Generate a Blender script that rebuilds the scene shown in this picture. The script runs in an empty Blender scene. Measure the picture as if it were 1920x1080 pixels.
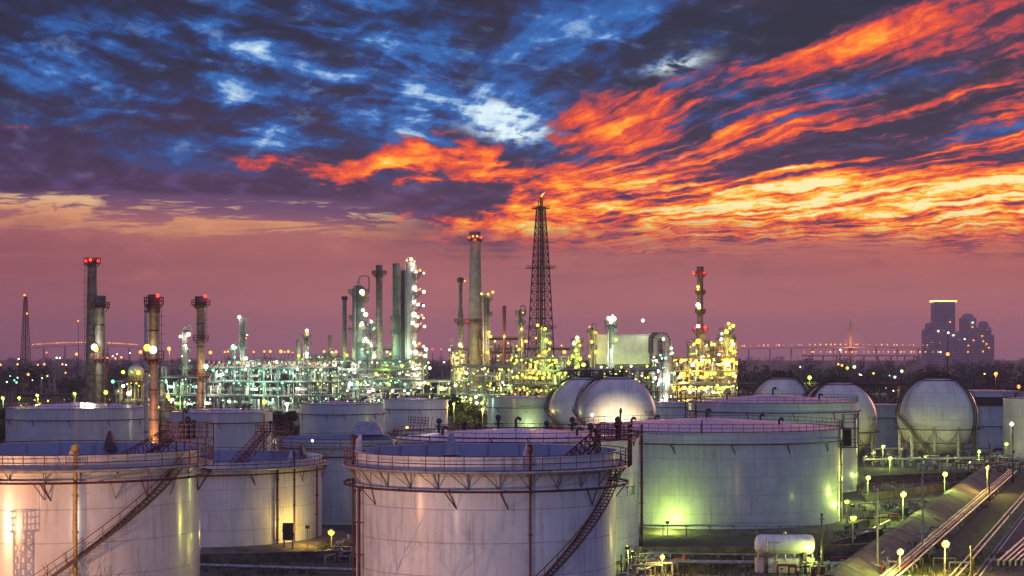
import bpy, math, random
from math import sin, cos, pi, radians, sqrt, atan2, asin
from mathutils import Vector, Matrix

# ------------------------------------------------------------------ camera, sky, sun, exposure
S = bpy.context.scene
F = 3400.0          # focal length in photo pixels
HZ = 667.0          # row of the horizon
CH = 23.0           # camera height above the ground
cam = bpy.data.cameras.new('camera'); camo = bpy.data.objects.new('camera', cam)
S.collection.objects.link(camo); S.camera = camo
camo.location = (0, 0, CH); camo.rotation_euler = (radians(90), 0, 0)
cam.sensor_width = 36; cam.lens = 36 * F / 1920
cam.shift_y = (HZ - 540) / 1920
cam.clip_start = 0.5; cam.clip_end = 30000
S.view_settings.view_transform = 'Standard'; S.view_settings.look = 'None'
S.view_settings.exposure = 0; S.view_settings.gamma = 1
S.cycles.use_denoising = True
S.cycles.sample_clamp_indirect = 3.0
S.cycles.sample_clamp_direct = 0
S.cycles.max_bounces = 5; S.cycles.diffuse_bounces = 2; S.cycles.glossy_bounces = 2
S.cycles.volume_bounces = 0; S.cycles.transparent_max_bounces = 4
S.cycles.caustics_reflective = False; S.cycles.caustics_refractive = False

def lin(c):
    r = []
    for x in c[:3]:
        x = x / 255.0
        r.append(x / 12.92 if x <= 0.04045 else ((x + 0.055) / 1.055) ** 2.4)
    return (r[0], r[1], r[2], 1.0)

class E:
    """a socket with arithmetic"""
    tree = None
    def __init__(s, sock): s.s = sock
    @staticmethod
    def m(op, *a, clamp=False):
        n = E.tree.nodes.new('ShaderNodeMath'); n.operation = op; n.use_clamp = clamp
        for i, x in enumerate(a):
            if isinstance(x, E): E.tree.links.new(x.s, n.inputs[i])
            else: n.inputs[i].default_value = float(x)
        return E(n.outputs[0])
    def __add__(s, o): return E.m('ADD', s, o)
    __radd__ = __add__
    def __sub__(s, o): return E.m('SUBTRACT', s, o)
    def __rsub__(s, o): return E.m('SUBTRACT', o, s)
    def __mul__(s, o): return E.m('MULTIPLY', s, o)
    __rmul__ = __mul__
    def __truediv__(s, o): return E.m('DIVIDE', s, o)
    def __rtruediv__(s, o): return E.m('DIVIDE', o, s)
    def __pow__(s, o): return E.m('POWER', s, o)
def mx(a, b): return E.m('MAXIMUM', a, b)
def mn(a, b): return E.m('MINIMUM', a, b)
def clamp01(a): return E.m('ADD', a, 0.0, clamp=True)
def sstep(x, a, b):
    n = E.tree.nodes.new('ShaderNodeMapRange'); n.interpolation_type = 'SMOOTHSTEP'; n.clamp = True
    E.tree.links.new(x.s, n.inputs[0])
    if a <= b:
        n.inputs[1].default_value = a; n.inputs[2].default_value = b; n.inputs[3].default_value = 0; n.inputs[4].default_value = 1
    else:
        n.inputs[1].default_value = b; n.inputs[2].default_value = a; n.inputs[3].default_value = 1; n.inputs[4].default_value = 0
    return E(n.outputs[0])
def vec(x, y, z=0.0):
    n = E.tree.nodes.new('ShaderNodeCombineXYZ')
    for i, q in enumerate((x, y, z)):
        if isinstance(q, E): E.tree.links.new(q.s, n.inputs[i])
        else: n.inputs[i].default_value = q
    return n.outputs[0]
def noise(v, scale=1, detail=5, rough=0.55, dist=0.0, lac=2.0):
    n = E.tree.nodes.new('ShaderNodeTexNoise'); n.noise_dimensions = '3D'
    E.tree.links.new(v, n.inputs['Vector'])
    n.inputs['Scale'].default_value = scale; n.inputs['Detail'].default_value = detail
    n.inputs['Roughness'].default_value = rough; n.inputs['Distortion'].default_value = dist
    n.inputs['Lacunarity'].default_value = lac
    return E(n.outputs[0])
def ramp(x, stops, interp='LINEAR'):
    n = E.tree.nodes.new('ShaderNodeValToRGB'); E.tree.links.new(x.s, n.inputs[0])
    cr = n.color_ramp; cr.interpolation = interp
    while len(cr.elements) < len(stops): cr.elements.new(0.5)
    for e, (p, c) in zip(cr.elements, stops):
        e.position = p; e.color = c if len(c) == 4 else (*c, 1)
    return n.outputs[0]
def mix(f, a, b, mode='MIX'):
    n = E.tree.nodes.new('ShaderNodeMix'); n.data_type = 'RGBA'; n.blend_type = mode
    if isinstance(f, E): E.tree.links.new(f.s, n.inputs[0])
    else: n.inputs[0].default_value = f
    for i, q in ((6, a), (7, b)):
        if isinstance(q, (tuple, list)): n.inputs[i].default_value = q if len(q) == 4 else (*q, 1)
        else: E.tree.links.new(q, n.inputs[i])
    return n.outputs[2]
def gauss(u, v, cx, cy, sx, sy, k=0.0):
    """soft ellipse; k shears it"""
    a = (u - cx) / sx
    b = (v - cy - (u - cx) * k) / sy
    return E.m('EXPONENT', (a * a + b * b) * -1.0)

def make_world():
    w = bpy.data.worlds.new('World'); S.world = w; w.use_nodes = True
    nt = w.node_tree; nt.nodes.clear(); E.tree = nt
    tc = nt.nodes.new('ShaderNodeTexCoord'); sp = nt.nodes.new('ShaderNodeSeparateXYZ')
    nt.links.new(tc.outputs['Generated'], sp.inputs[0])
    dx, dy, dz = (E(sp.outputs[i]) for i in range(3))
    front = sstep(dy, -0.25, 0.55)
    hy = mx(E.m('ABSOLUTE', dy), 0.08)
    # azimuth and elevation of the cloud deck, in units of 1/3400 of the tangent
    u = dx / hy * F + 960
    v = HZ - dz / hy * F
    # --- cloud streaks that fan out from a point low in the west
    wv = vec(u * 0.0045, v * 0.009, 3.0)
    wob = noise(wv, 1, 4, 0.6) - 0.5
    wob2 = noise(vec(u * 0.0016, v * 0.004, 9.0), 1, 2, 0.5) - 0.5
    gx = u - 640
    gy = mx(505 - v + wob * 62 + wob2 * 60, 14)
    A = gx / gy
    a = E.m('LOGARITHM', A + E.m('SQRT', A * A + 1), 2.71828)
    b = E.m('LOGARITHM', gy / 100, 2.71828)
    fan = noise(vec(a * 4.4, b * 2.3, 1.7), 1, 7, 0.57, 0.30)
    fan2 = noise(vec(a * 16, b * 3.6, 5.1), 1, 5, 0.6, 0.3)
    # --- left-hand cloud, gently sloping
    vs = v - u * 0.34 * clamp01(1 - v / 400)
    lf = noise(vec(u * 0.0044 + wob * 0.5, vs * 0.0110 + wob * 0.7, 2.0), 1, 7, 0.58, 0.35)
    lf2 = noise(vec(u * 0.013, vs * 0.026, 7.0), 1, 5, 0.58, 0.3)
    right = sstep(u, 620, 1240)
    n1 = lf * (1 - right) + fan * right
    n2 = lf2 * (1 - right) + fan2 * right
    lump = noise(vec(u * 0.0062, v * 0.012, 4.0), 1, 6, 0.62, 0.5)
    wisp = noise(vec(u * 0.020 + v * 0.010, v * 0.030, 6.0), 1, 6, 0.62, 0.4)
    nn = n1 * (0.72 - right * 0.14) + n2 * (0.28 + right * 0.14)
    # dark slate / indigo cloud
    dark = mix(clamp01(sstep(v, 60, 400) * 0.9 + (lump - 0.5) * 0.9), lin((14, 24, 58)), lin((58, 36, 80)))
    dark = mix(sstep(lf2 * 0.55 + lf * 0.45, 0.48, 0.62) * 0.6, dark, mix(sstep(v, 180, 330), lin((34, 66, 122)), lin((84, 66, 124))))
    dark = mix(sstep(u, 500, 1500) * sstep(v, 420, 60) * 0.8, dark, mix(sstep(fan, 0.42, 0.60), lin((10, 24, 50)), lin((58, 38, 60))))
    dark = mix(sstep(lf * 0.6 + lump * 0.4, 0.50, 0.66) * sstep(v, 120, 330) * sstep(u, 1100, 700) * 0.55, dark, lin((118, 62, 92)))
    dark = mix(sstep(lf2 * 0.5 + lf * 0.5, 0.50, 0.36) * sstep(v, 30, 200) * 0.5, dark, lin((24, 26, 60)))
    # blue openings
    bm = (gauss(u, v, 330, 85, 270, 65, 0.20) * 0.95 + gauss(u, v, 60, 120, 180, 55, 0.25) * 0.8
          + gauss(u, v, 690, 70, 280, 130, 0.35) * 0.7
          + gauss(u, v, 470, 215, 150, 32, 0.36) * 0.9 + gauss(u, v, 955, 232, 100, 55, 0.1) * 1.5
          + gauss(u, v, 1290, 112, 170, 65, -0.12) * 1.15 + gauss(u, v, 1080, 50, 260, 80, -0.1) * 0.62
          + gauss(u, v, 1560, 175, 280, 34, -0.18) * 0.75 + gauss(u, v, 1840, 250, 160, 26, -0.18) * 0.7
          + gauss(u, v, 300, 250, 460, 80, 0.05) * 0.5 + gauss(u, v, 760, 250, 260, 80, 0.0) * 0.5 + gauss(u, v, 1280, 250, 260, 40, -0.2) * 0.5)
    bl = clamp01(bm * (0.12 + sstep(n1 * 0.6 + lump * 0.28 + wisp * 0.12, 0.41, 0.68) * 1.15))
    bcol = ramp(bl, [(0, lin((20, 34, 70))), (0.30, lin((12, 58, 122))), (0.56, lin((34, 104, 182))),
                     (0.72, lin((128, 168, 214))), (1, lin((214, 236, 246)))])
    col = mix(sstep(bl, 0.06, 0.34), dark, bcol)
    # small bright wisps inside the openings
    wm = clamp01(bl * 1.1) * sstep(wisp * 0.45 + lf2 * 0.55, 0.53, 0.66)
    col = mix(wm * 0.55, col, lin((150, 186, 226)))
    core = gauss(u, v, 958, 246, 62, 17, 0.12) * 1.3 + gauss(u, v, 935, 200, 26, 12, 0.1) * 0.9 + gauss(u, v, 1272, 120, 48, 14, -0.2) * 0.8
    col = mix(clamp01(core * sstep(wisp * 0.6 + lf2 * 0.4, 0.42, 0.56) * 1.2), col, lin((222, 242, 250)))
    # red and gold light under the cloud streaks
    heat = (sstep(u, 640, 1250) * 0.20 + sstep(v, 40, 430) * sstep(u, 620, 1000) * 0.27
            + gauss(u, v, 1860, 378, 560, 56, -0.03) * 0.50
            + gauss(u, v, 1820, 240, 560, 100, -0.26) * 0.24
            + gauss(u, v, 1720, 20, 360, 90, -0.30) * 0.16 + gauss(u, v, 1250, 210, 420, 70, -0.30) * 0.12
            + gauss(u, v, 1560, 85, 150, 22, -0.30) * 0.14
            + gauss(u, v, 1080, 350, 330, 70, -0.1) * 0.12
            + gauss(u, v, 740, 300, 110, 38, -0.18) * 0.33 + gauss(u, v, 850, 262, 80, 30, 0.3) * 0.22
            + gauss(u, v, 560, 318, 160, 34, 0.1) * 0.36 + gauss(u, v, 480, 235, 200, 30, 0.1) * 0.16 + gauss(u, v, 740, 300, 160, 60, -0.1) * 0.16 + gauss(u, v, 1250, 150, 300, 40, -0.35) * 0.16 + gauss(u, v, 1560, 95, 170, 26, -0.22) * 0.12 + gauss(u, v, 880, 330, 220, 44, 0.05) * 0.22 + gauss(u, v, 900, 425, 190, 26, 0.0) * 0.36 + gauss(u, v, 380, 290, 240, 40, 0.05) * 0.14 + gauss(u, v, 260, 215, 160, 22, 0.05) * 0.2
            + gauss(u, v, 40, 240, 80, 10, 0.1) * 0.42 + gauss(u, v, 640, 250, 80, 16, 0.0) * 0.2
            + gauss(u, v, 960, 300, 120, 26, 0.0) * 0.12
            - gauss(u, v, 1180, 60, 300, 110, 0.0) * 0.22 - gauss(u, v, 955, 215, 90, 40, 0.0) * 0.25)
    lumpy = lump * 0.30 + wisp * 0.25 + nn * 0.45
    low = sstep(v, 470, 330)
    nr = nn * 0.78 + wisp * 0.22
    near = sstep(u, 1120, 860)
    nr = nr * (1 - near * 0.75) + lumpy * near * 0.75
    mot = noise(vec(u * 0.012, v * 0.045, 12.0), 1, 6, 0.7, 0.5)
    nr = nr + (mot - 0.5) * 0.6 * sstep(v, 250, 400) + (fan2 - 0.5) * 0.35 * sstep(u, 1000, 1400) * sstep(v, 60, 330)
    fbig = noise(vec(a * 2.1 + 3.0, b * 1.3, 21.0), 1, 3, 0.5, 0.3)
    lbig = noise(vec(u * 0.0075, v * 0.018, 15.0), 1, 4, 0.55, 0.6)
    brk = fbig * (1 - near) + lbig * near
    h = clamp01(heat + (nr - 0.50) * 2.8 - sstep(brk, 0.54, 0.40) * (0.10 + sstep(v, 150, 300) * 0.20) * sstep(v, 470, 300) - near * sstep(lbig, 0.60, 0.42) * 0.20)
    rcol = ramp(h, [(0, lin((22, 34, 62))), (0.26, lin((64, 44, 72))), (0.38, lin((112, 52, 82))), (0.54, lin((206, 62, 54))),
                    (0.66, lin((252, 100, 36))), (0.78, lin((255, 158, 36))), (0.9, lin((255, 205, 74))), (1, lin((255, 238, 170)))])
    rm = clamp01(sstep(h, 0.22, 0.50) * sstep(heat, 0.04, 0.22))
    col = mix(rm, col, rcol)
    # mauve sheen on the lower right clouds
    col = mix(sstep(fan2, 0.56, 0.7) * sstep(v, 250, 330) * sstep(u, 1000, 1200) * sstep(u, 1500, 1250) * 0.45, col, lin((176, 128, 170)))
    # cream streaks low on the left
    st = noise(vec(u * 0.0042, (v + wob * 20) * 0.034, 8.0), 1, 7, 0.66, 0.5)
    lm = sstep(u, 860, 620) * sstep(v, 352 , 372) * 1.0
    vl = v - u * 0.055
    mauve = mix(sstep(vl, 350, 430), lin((92, 62, 104)), lin((176, 104, 104)))
    cream = mix(sstep(vl, 395, 350), lin((214, 146, 104)), lin((226, 186, 140)))
    band = clamp01(gauss(vl, vl, 376, 376, 26, 1e6) * 1.2 + gauss(vl, vl, 410, 410, 22, 1e6) * 0.9)
    lc = mix(clamp01(sstep(st + (band - 0.5) * 0.16, 0.52, 0.62)) * clamp01(band * 1.6), mauve, cream)
    col = mix(lm * sstep(vl, 330, 352), col, lc)
    # hazy band above the horizon
    base = ramp(clamp01((v - 400) / 280), [(0, lin((176, 92, 92))), (0.12, lin((164, 88, 90))), (0.35, lin((162, 92, 98))), (0.62, lin((174, 104, 110))),
                                             (0.85, lin((170, 106, 118))), (1, lin((152, 100, 120)))])
    base = mix(sstep(u, 700, 0) * 0.45, base, lin((118, 66, 86)))
    base = mix(sstep(u, 1100, 1800) * sstep(v, 560, 440) * 0.5, base, lin((200, 96, 84)))
    base = mix(sstep(st, 0.50, 0.72) * sstep(v, 640, 500) * 0.35, base, lin((196, 116, 104)))
    base = mix(sstep(st, 0.50, 0.34) * sstep(v, 650, 480) * 0.25, base, lin((124, 72, 96)))
    edge = v + (st - 0.5) * 110 + (n2 - 0.5) * 60 - (1 - right) * 0 + sstep(u, 300, 0) * 28
    col = mix(sstep(edge + (mot - 0.5) * 110, 398, 498), col, base)
    # overhead: soft dusk cloud, rosy; eastern side: slate violet
    up = sstep(dz, 0.22, 0.7)
    cl = noise(tc.outputs['Generated'], 3, 5, 0.6, 0.4)
    over = mix(sstep(cl, 0.35, 0.65), lin((104, 100, 150)), lin((214, 142, 182)))
    back = mix(sstep(dz, 0.0, 0.45), lin((130, 138, 182)), lin((104, 126, 186)))
    back = mix(sstep(cl, 0.4, 0.7) * 0.5, back, lin((186, 160, 190)))
    col = mix(up, col, over)
    # north and south flanks keep the horizon colours only
    col = mix(clamp01(sstep(E.m('ABSOLUTE', dx) / hy, 0.55, 1.6)) * (1 - up), col, mix(sstep(dz, 0.02, 0.3), lin((170, 98, 112)), lin((90, 74, 120))))
    col = mix(front, back, col)
    bg = nt.nodes.new('ShaderNodeBackground'); nt.links.new(col, bg.inputs[0]); bg.inputs[1].default_value = 1.10
    # clear twilight air behind the clouds
    sky = nt.nodes.new('ShaderNodeTexSky'); sky.sky_type = 'NISHITA'; sky.sun_disc = False
    sky.sun_elevation = radians(-2); sky.sun_rotation = radians(30)
    bs = nt.nodes.new('ShaderNodeBackground'); nt.links.new(sky.outputs[0], bs.inputs[0]); bs.inputs[1].default_value = 0.05
    ad = nt.nodes.new('ShaderNodeAddShader'); nt.links.new(bg.outputs[0], ad.inputs[0]); nt.links.new(bs.outputs[0], ad.inputs[1])
    out = nt.nodes.new('ShaderNodeOutputWorld'); nt.links.new(ad.outputs[0], out.inputs[0])
make_world()
S.world.cycles.sampling_method = 'MANUAL'; S.world.cycles.sample_map_resolution = 256

sun = bpy.data.lights.new('sun', 'SUN'); sun.energy = 0.45; sun.angle = radians(12); sun.color = (1, 0.45, 0.3)
suno = bpy.data.objects.new('sun', sun); S.collection.objects.link(suno)
suno.rotation_euler = (radians(-84), 0, radians(-30))

# ------------------------------------------------------------------ materials
def new_mat(name):
    m = bpy.data.materials.new(name); m.use_nodes = True
    nt = m.node_tree; E.tree = nt
    return m, nt, nt.nodes['Principled BSDF']
def surf(name, col, rough=0.6, metal=0.0, var=0.25, scale=2.0, bump=0.15, col2=None, coat=0.0):
    """worn surface: noise in the colour, the gloss and the relief"""
    m, nt, p = new_mat(name)
    tc = nt.nodes.new('ShaderNodeTexCoord').outputs['Object']
    n = noise(tc, scale, 6, 0.62, 0.3); n2 = noise(tc, scale * 6.3, 3, 0.6)
    c2 = col2 or tuple(x * (1 - var * 1.6) for x in col)
    c1 = tuple(min(1, x * (1 + var * 0.5)) for x in col)
    base = mix(sstep(n * 0.75 + n2 * 0.25, 0.36, 0.64), (*c2, 1), (*c1, 1))
    nt.links.new(base, p.inputs['Base Color'])
    r = E.m('MULTIPLY_ADD', n2, 0.3, rough - 0.15, clamp=True)
    nt.links.new(r.s, p.inputs['Roughness'])
    p.inputs['Metallic'].default_value = metal
    p.inputs['Coat Weight'].default_value = coat
    if bump:
        b = nt.nodes.new('ShaderNodeBump'); b.inputs['Strength'].default_value = bump; b.inputs['Distance'].default_value = 0.05
        nt.links.new(n2.s, b.inputs['Height']); nt.links.new(b.outputs[0], p.inputs['Normal'])
    return m
def tank_paint(name, col, rough=0.45, plate=2.4, dirt=0.5, coat=0.25):
    """painted plate steel: faint course and plate seams, runs of dirt, uneven gloss"""
    m, nt, p = new_mat(name)
    tc = nt.nodes.new('ShaderNodeTexCoord').outputs['Object']
    sp = nt.nodes.new('ShaderNodeSeparateXYZ'); nt.links.new(tc, sp.inputs[0])
    x, y, z = (E(sp.outputs[i]) for i in range(3))
    ang = E.m('ARCTAN2', x, y * -1.0); rad = E.m('SQRT', x * x + y * y)
    arc = ang * rad
    course = z / plate
    cf = E.m('FRACT', course); row = E.m('FLOOR', course)
    hs = mx(sstep(cf, 0.972, 0.995), sstep(cf, 0.026, 0.004))
    pf = E.m('FRACT', arc / 6.2 + row * 0.37)
    vsm = mx(sstep(pf, 0.991, 0.999), sstep(pf, 0.009, 0.001))
    seam = clamp01(mx(hs, vsm))
    big = noise(vec(arc * 0.35, z * 0.22, 0), 1, 5, 0.6)
    run = noise(vec(arc * 2.6, z * 0.16, 3), 1, 5, 0.65)
    fine = noise(vec(arc * 6, z * 4, 5), 1, 4, 0.6)
    cell = nt.nodes.new('ShaderNodeTexWhiteNoise'); cell.noise_dimensions = '2D'
    nt.links.new(vec(E.m('FLOOR', arc / 6.2 + row * 0.37), row), cell.inputs[0])
    base = mix(sstep(big, 0.3, 0.7), tuple(c * 0.84 for c in col), tuple(min(1, c * 1.05) for c in col))
    base = mix(E(cell.outputs[0]) * 0.20, base, (0.30, 0.31, 0.33, 1))
    base = mix(sstep(run, 0.47, 0.72) * dirt * 0.6, base, (0.22, 0.19, 0.17, 1))
    blot = noise(vec(arc * 0.55, z * 0.8, 9), 1, 6, 0.68, 0.6)
    base = mix(sstep(blot, 0.52, 0.68) * dirt * 0.35, base, (0.30, 0.25, 0.26, 1))
    base = mix(sstep(run * 0.62 + fine * 0.38, 0.57, 0.66) * dirt * 0.6, base, (0.26, 0.13, 0.07, 1))
    base = mix(seam * 0.5, base, (0.20, 0.18, 0.18, 1))
    nt.links.new(base, p.inputs['Base Color'])
    nt.links.new(E.m('MULTIPLY_ADD', fine, 0.25, rough - 0.12, clamp=True).s, p.inputs['Roughness'])
    p.inputs['Coat Weight'].default_value = coat; p.inputs['Coat Roughness'].default_value = 0.16
    b = nt.nodes.new('ShaderNodeBump'); b.inputs['Strength'].default_value = 0.35; b.inputs['Distance'].default_value = 0.06
    hgt = seam * -0.5 + big * 0.8 + fine * 0.05
    nt.links.new(hgt.s, b.inputs['Height']); nt.links.new(b.outputs[0], p.inputs['Normal'])
    return m
def glow(name, col, st):
    m, nt, p = new_mat(name)
    p.inputs['Base Color'].default_value = (0.02, 0.02, 0.02, 1); p.inputs['Specular IOR Level'].default_value = 0.0; p.inputs['Roughness'].default_value = 1.0
    p.inputs['Emission Color'].default_value = (*col, 1); p.inputs['Emission Strength'].default_value = st
    m.cycles.emission_sampling = 'NONE'     # the lamp of each fitting does the lighting
    return m

M = {}
M['tank'] = tank_paint('tank_paint', (0.64, 0.645, 0.68), dirt=0.7, coat=0.08)
M['tank_gloss'] = tank_paint('tank_paint_glossy', (0.60, 0.57, 0.54), rough=0.36, dirt=0.7, coat=0.8)
M['tank_blue'] = tank_paint('tank_paint_cool', (0.46, 0.50, 0.56), dirt=0.7)
M['tank_green'] = tank_paint('tank_paint_greenish', (0.40, 0.46, 0.38), dirt=0.8)
M['tank_cream'] = tank_paint('tank_paint_cream', (0.70, 0.62, 0.54))
M['roof'] = tank_paint('roof_paint', (0.74, 0.60, 0.70), rough=0.26, plate=50, dirt=0.25)
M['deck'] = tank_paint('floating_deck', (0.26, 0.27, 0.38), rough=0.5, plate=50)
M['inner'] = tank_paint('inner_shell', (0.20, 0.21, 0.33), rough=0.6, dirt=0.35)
M['sphere'] = tank_paint('sphere_paint', (0.56, 0.54, 0.53), rough=0.42, plate=3.0, dirt=0.7)
M['legs'] = surf('leg_paint', (0.34, 0.34, 0.28), 0.7, var=0.3)
M['red'] = surf('red_oxide_paint', (0.10, 0.016, 0.018), 0.55, var=0.4)
M['redb'] = surf('red_handrail_paint', (0.16, 0.02, 0.026), 0.5, var=0.3)
M['dark'] = surf('dark_steel', (0.045, 0.035, 0.04), 0.6, var=0.4)
M['grey'] = surf('grey_steel', (0.24, 0.25, 0.26), 0.5, 0.2, var=0.3)
M['galv'] = surf('galvanised_pipe', (0.32, 0.33, 0.34), 0.4, 0.4, var=0.3)
M['green'] = surf('green_grey_steel', (0.10, 0.155, 0.13), 0.55, var=0.3)
M['clad'] = surf('pipe_cladding', (0.40, 0.41, 0.38), 0.4, 0.3, var=0.25)
M['conc'] = surf('stack_concrete', (0.26, 0.245, 0.21), 0.85, var=0.25, scale=0.35)
M['stack'] = surf('stack_steel', (0.13, 0.115, 0.10), 0.6, 0.1, var=0.4, scale=0.8)
M['stackl'] = surf('stack_steel_light', (0.26, 0.22, 0.20), 0.5, 0.1, var=0.3, scale=0.8)
M['yellow'] = surf('yellow_pipe_paint', (0.36, 0.25, 0.04), 0.5)
M['fin'] = surf('foam_box_paint', (0.40, 0.36, 0.46), 0.5, var=0.2)
M['finr'] = surf('foam_box_rust', (0.17, 0.075, 0.08), 0.7, var=0.3)
M['ladder'] = surf('stair_steel', (0.10, 0.06, 0.06), 0.6, var=0.3)
M['orange'] = surf('orange_paint', (0.65, 0.10, 0.03), 0.5)
M['white'] = surf('white_paint', (0.72, 0.72, 0.70), 0.4, var=0.15)
M['black'] = surf('black_lettering', (0.02, 0.02, 0.025), 0.6, var=0.1, bump=0)
M['panel'] = surf('box_cladding', (0.40, 0.44, 0.34), 0.6, var=0.15, scale=0.3)
M['bridge'] = surf('bridge_concrete_hazed', (0.50, 0.38, 0.42), 0.8, scale=0.05)  # concrete paled so the far bridges look hazier: haze put into the colour
M['city'] = surf('city_concrete_hazed', (0.42, 0.32, 0.36), 0.8, var=0.2, scale=0.05)  # lighter base colour stands in for haze over the far towers
M['soil'] = surf('soil', (0.075, 0.055, 0.045), 0.95, var=0.4, scale=0.35, bump=0.5)
M['bark'] = surf('bark', (0.06, 0.045, 0.035), 0.9, var=0.3)
M['leaf'] = surf('foliage', (0.055, 0.085, 0.04), 0.7, var=0.5, scale=0.7, bump=0)
M['leafd'] = surf('foliage_far', (0.05, 0.06, 0.055), 0.8, var=0.5, scale=0.05, bump=0)
M['slab'] = surf('dike_concrete', (0.13, 0.105, 0.09), 0.9, var=0.35, scale=0.6, bump=0.4)
M['asph'] = surf('asphalt', (0.036, 0.033, 0.038), 0.8, var=0.3, scale=0.5, bump=0.3)
M['grass'] = surf('grass', (0.07, 0.085, 0.035), 0.95, var=0.5, scale=0.8, bump=0.6)
M['line'] = surf('road_paint', (0.6, 0.6, 0.55), 0.7, var=0.3, scale=3)
M['e_white'] = glow('lamp_white', (1.0, 0.95, 0.74), 5.0)
M['e_green'] = glow('lamp_green', (0.45, 1.0, 0.35), 3.0)
M['e_mint'] = glow('lamp_mint', (0.22, 1.0, 0.50), 3.0)
M['e_yel'] = glow('lamp_yellow', (1.0, 0.70, 0.055), 4.0)
M['e_yg'] = glow('lamp_yellow_green', (0.86, 1.0, 0.08), 4.0)
M['e_or'] = glow('lamp_orange', (1.0, 0.36, 0.05), 3.0)
M['e_red'] = glow('lamp_red', (1.0, 0.04, 0.03), 4.0)
M['e_flame'] = glow('flame', (1.0, 0.34, 0.03), 2.6)
M['e_gold'] = glow('gold_strip', (1.0, 0.66, 0.18), 4.0)
LC = {'white': (1, .93, .72), 'green': (.78, 1, .58), 'mint': (.62, 1, .78), 'yel': (1, .66, .12), 'yg': (.72, 1, .16),
      'or': (1, .42, .12), 'red': (1, .05, .03)}

# ------------------------------------------------------------------ mesh building
class MB:
    def __init__(s): s.v = []; s.f = []; s.sm = []
    def add(s, vs, fs, smooth=False):
        o = len(s.v); s.v += [tuple(q) for q in vs]; s.f += [tuple(i + o for i in f) for f in fs]; s.sm += [smooth] * len(fs)
        return s
    def box(s, c, d, rz=0.0):
        x, y, z = d[0] / 2, d[1] / 2, d[2] / 2; cr, sr = cos(rz), sin(rz)
        vs = []
        for k in (-z, z):
            for (i, j) in ((-x, -y), (x, -y), (x, y), (-x, y)):
                vs.append((c[0] + i * cr - j * sr, c[1] + i * sr + j * cr, c[2] + k))
        return s.add(vs, [(3, 2, 1, 0), (4, 5, 6, 7), (0, 1, 5, 4), (1, 2, 6, 5), (2, 3, 7, 6), (3, 0, 4, 7)])
    def tube(s, a, b, r, n=6, r2=None, caps=True):
        a, b = Vector(a), Vector(b); r2 = r if r2 is None else r2
        d = (b - a)
        if d.length < 1e-6: return s
        d.normalize(); up = Vector((0, 0, 1)) if abs(d.z) < 0.9 else Vector((1, 0, 0))
        x = d.cross(up).normalized(); y = d.cross(x).normalized()
        vs = []
        for (p, q) in ((a, r), (b, r2)):
            for i in range(n):
                t = 2 * pi * i / n + pi / n
                vs.append(p + x * q * cos(t) + y * q * sin(t))
        s.add(vs, [(i, (i + 1) % n, n + (i + 1) % n, n + i) for i in range(n)], n > 4)
        if caps:
            s.add(vs, [tuple(range(n - 1, -1, -1)), tuple(range(n, 2 * n))])
        return s
    def path(s, pts, r, n=6):
        for i in range(len(pts) - 1): s.tube(pts[i], pts[i + 1], r, n)
        return s
    def lathe(s, prof, n=48, c=(0, 0), a0=0.0, a1=2 * pi, smooth=True):
        full = abs(a1 - a0 - 2 * pi) < 1e-6; m = n if full else n + 1
        vs = []
        for (r, z) in prof:
            for i in range(m):
                t = a0 + (a1 - a0) * i / n
                vs.append((c[0] + r * sin(t), c[1] - r * cos(t), z))
        fs = []
        for k in range(len(prof) - 1):
            for i in range(n):
                j = (i + 1) % m if full else i + 1
                fs.append((k * m + i, k * m + j, (k + 1) * m + j, (k + 1) * m + i))
        return s.add(vs, fs, smooth)
    def torus(s, R, r, z, n=64, k=6, a0=0.0, a1=2 * pi, c=(0, 0)):
        prof = [(R + r * cos(2 * pi * i / k), z + r * sin(2 * pi * i / k)) for i in range(k + 1)]
        return s.lathe(prof, n, c, a0, a1)
    def slab(s, R0, R1, z0, z1, n=64, a0=0.0, a1=2 * pi, c=(0, 0)):
        """flat ring with thickness"""
        s.lathe([(R0, z1), (R1, z1)], n, c, a0, a1, False); s.lathe([(R1, z0), (R1, z1)], n, c, a0, a1)
        s.lathe([(R0, z0), (R1, z0)], n, c, a0, a1, False)
        if R0 > 0: s.lathe([(R0, z0), (R0, z1)], n, c, a0, a1)
        return s
    def sphere(s, c, r, n=10, m=6, sz=1.0):
        prof = [(r * sin(pi * k / m), c[2] - r * sz * cos(pi * k / m)) for k in range(m + 1)]
        return s.lathe(prof, n, (c[0], c[1]))
    def build(s, name, mat, parent=None, loc=None):
        me = bpy.data.meshes.new(name); me.from_pydata(s.v, [], s.f); me.materials.append(mat)
        me.polygons.foreach_set('use_smooth', s.sm); me.update()
        o = bpy.data.objects.new(name, me); S.collection.objects.link(o)
        if parent: o.parent = parent
        if loc: o.location = loc
        return o
def tag(o, label=None, cat=None, group=None, kind=None):
    if label: o['label'] = label
    if cat: o['category'] = cat
    if group: o['group'] = group
    if kind: o['kind'] = kind
    return o
def thing(name, label, cat, loc, rz=0.0, group=None):
    o = bpy.data.objects.new(name, None); S.collection.objects.link(o); o.location = loc; o.rotation_euler = (0, 0, rz)
    o.empty_display_size = 0.5
    return tag(o, label, cat, group)
def copy_tree(o, parent=None, lights=True):
    kids = [q for q in bpy.data.objects if q.parent == o]
    c = o.copy(); S.collection.objects.link(c); c.parent = parent
    for k in kids:
        if lights or k.type != 'LIGHT': copy_tree(k, c, lights)
    return c
def X(px, D): return (px - 960) / F * D
def Z(py, D): return CH - (py - HZ) / F * D
def G(px, py):
    D = CH * F / (py - HZ); return Vector((X(px, D), D, 0))
def dist(py, z=0.0): return (CH - z) * F / (py - HZ)
NL = 0
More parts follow.
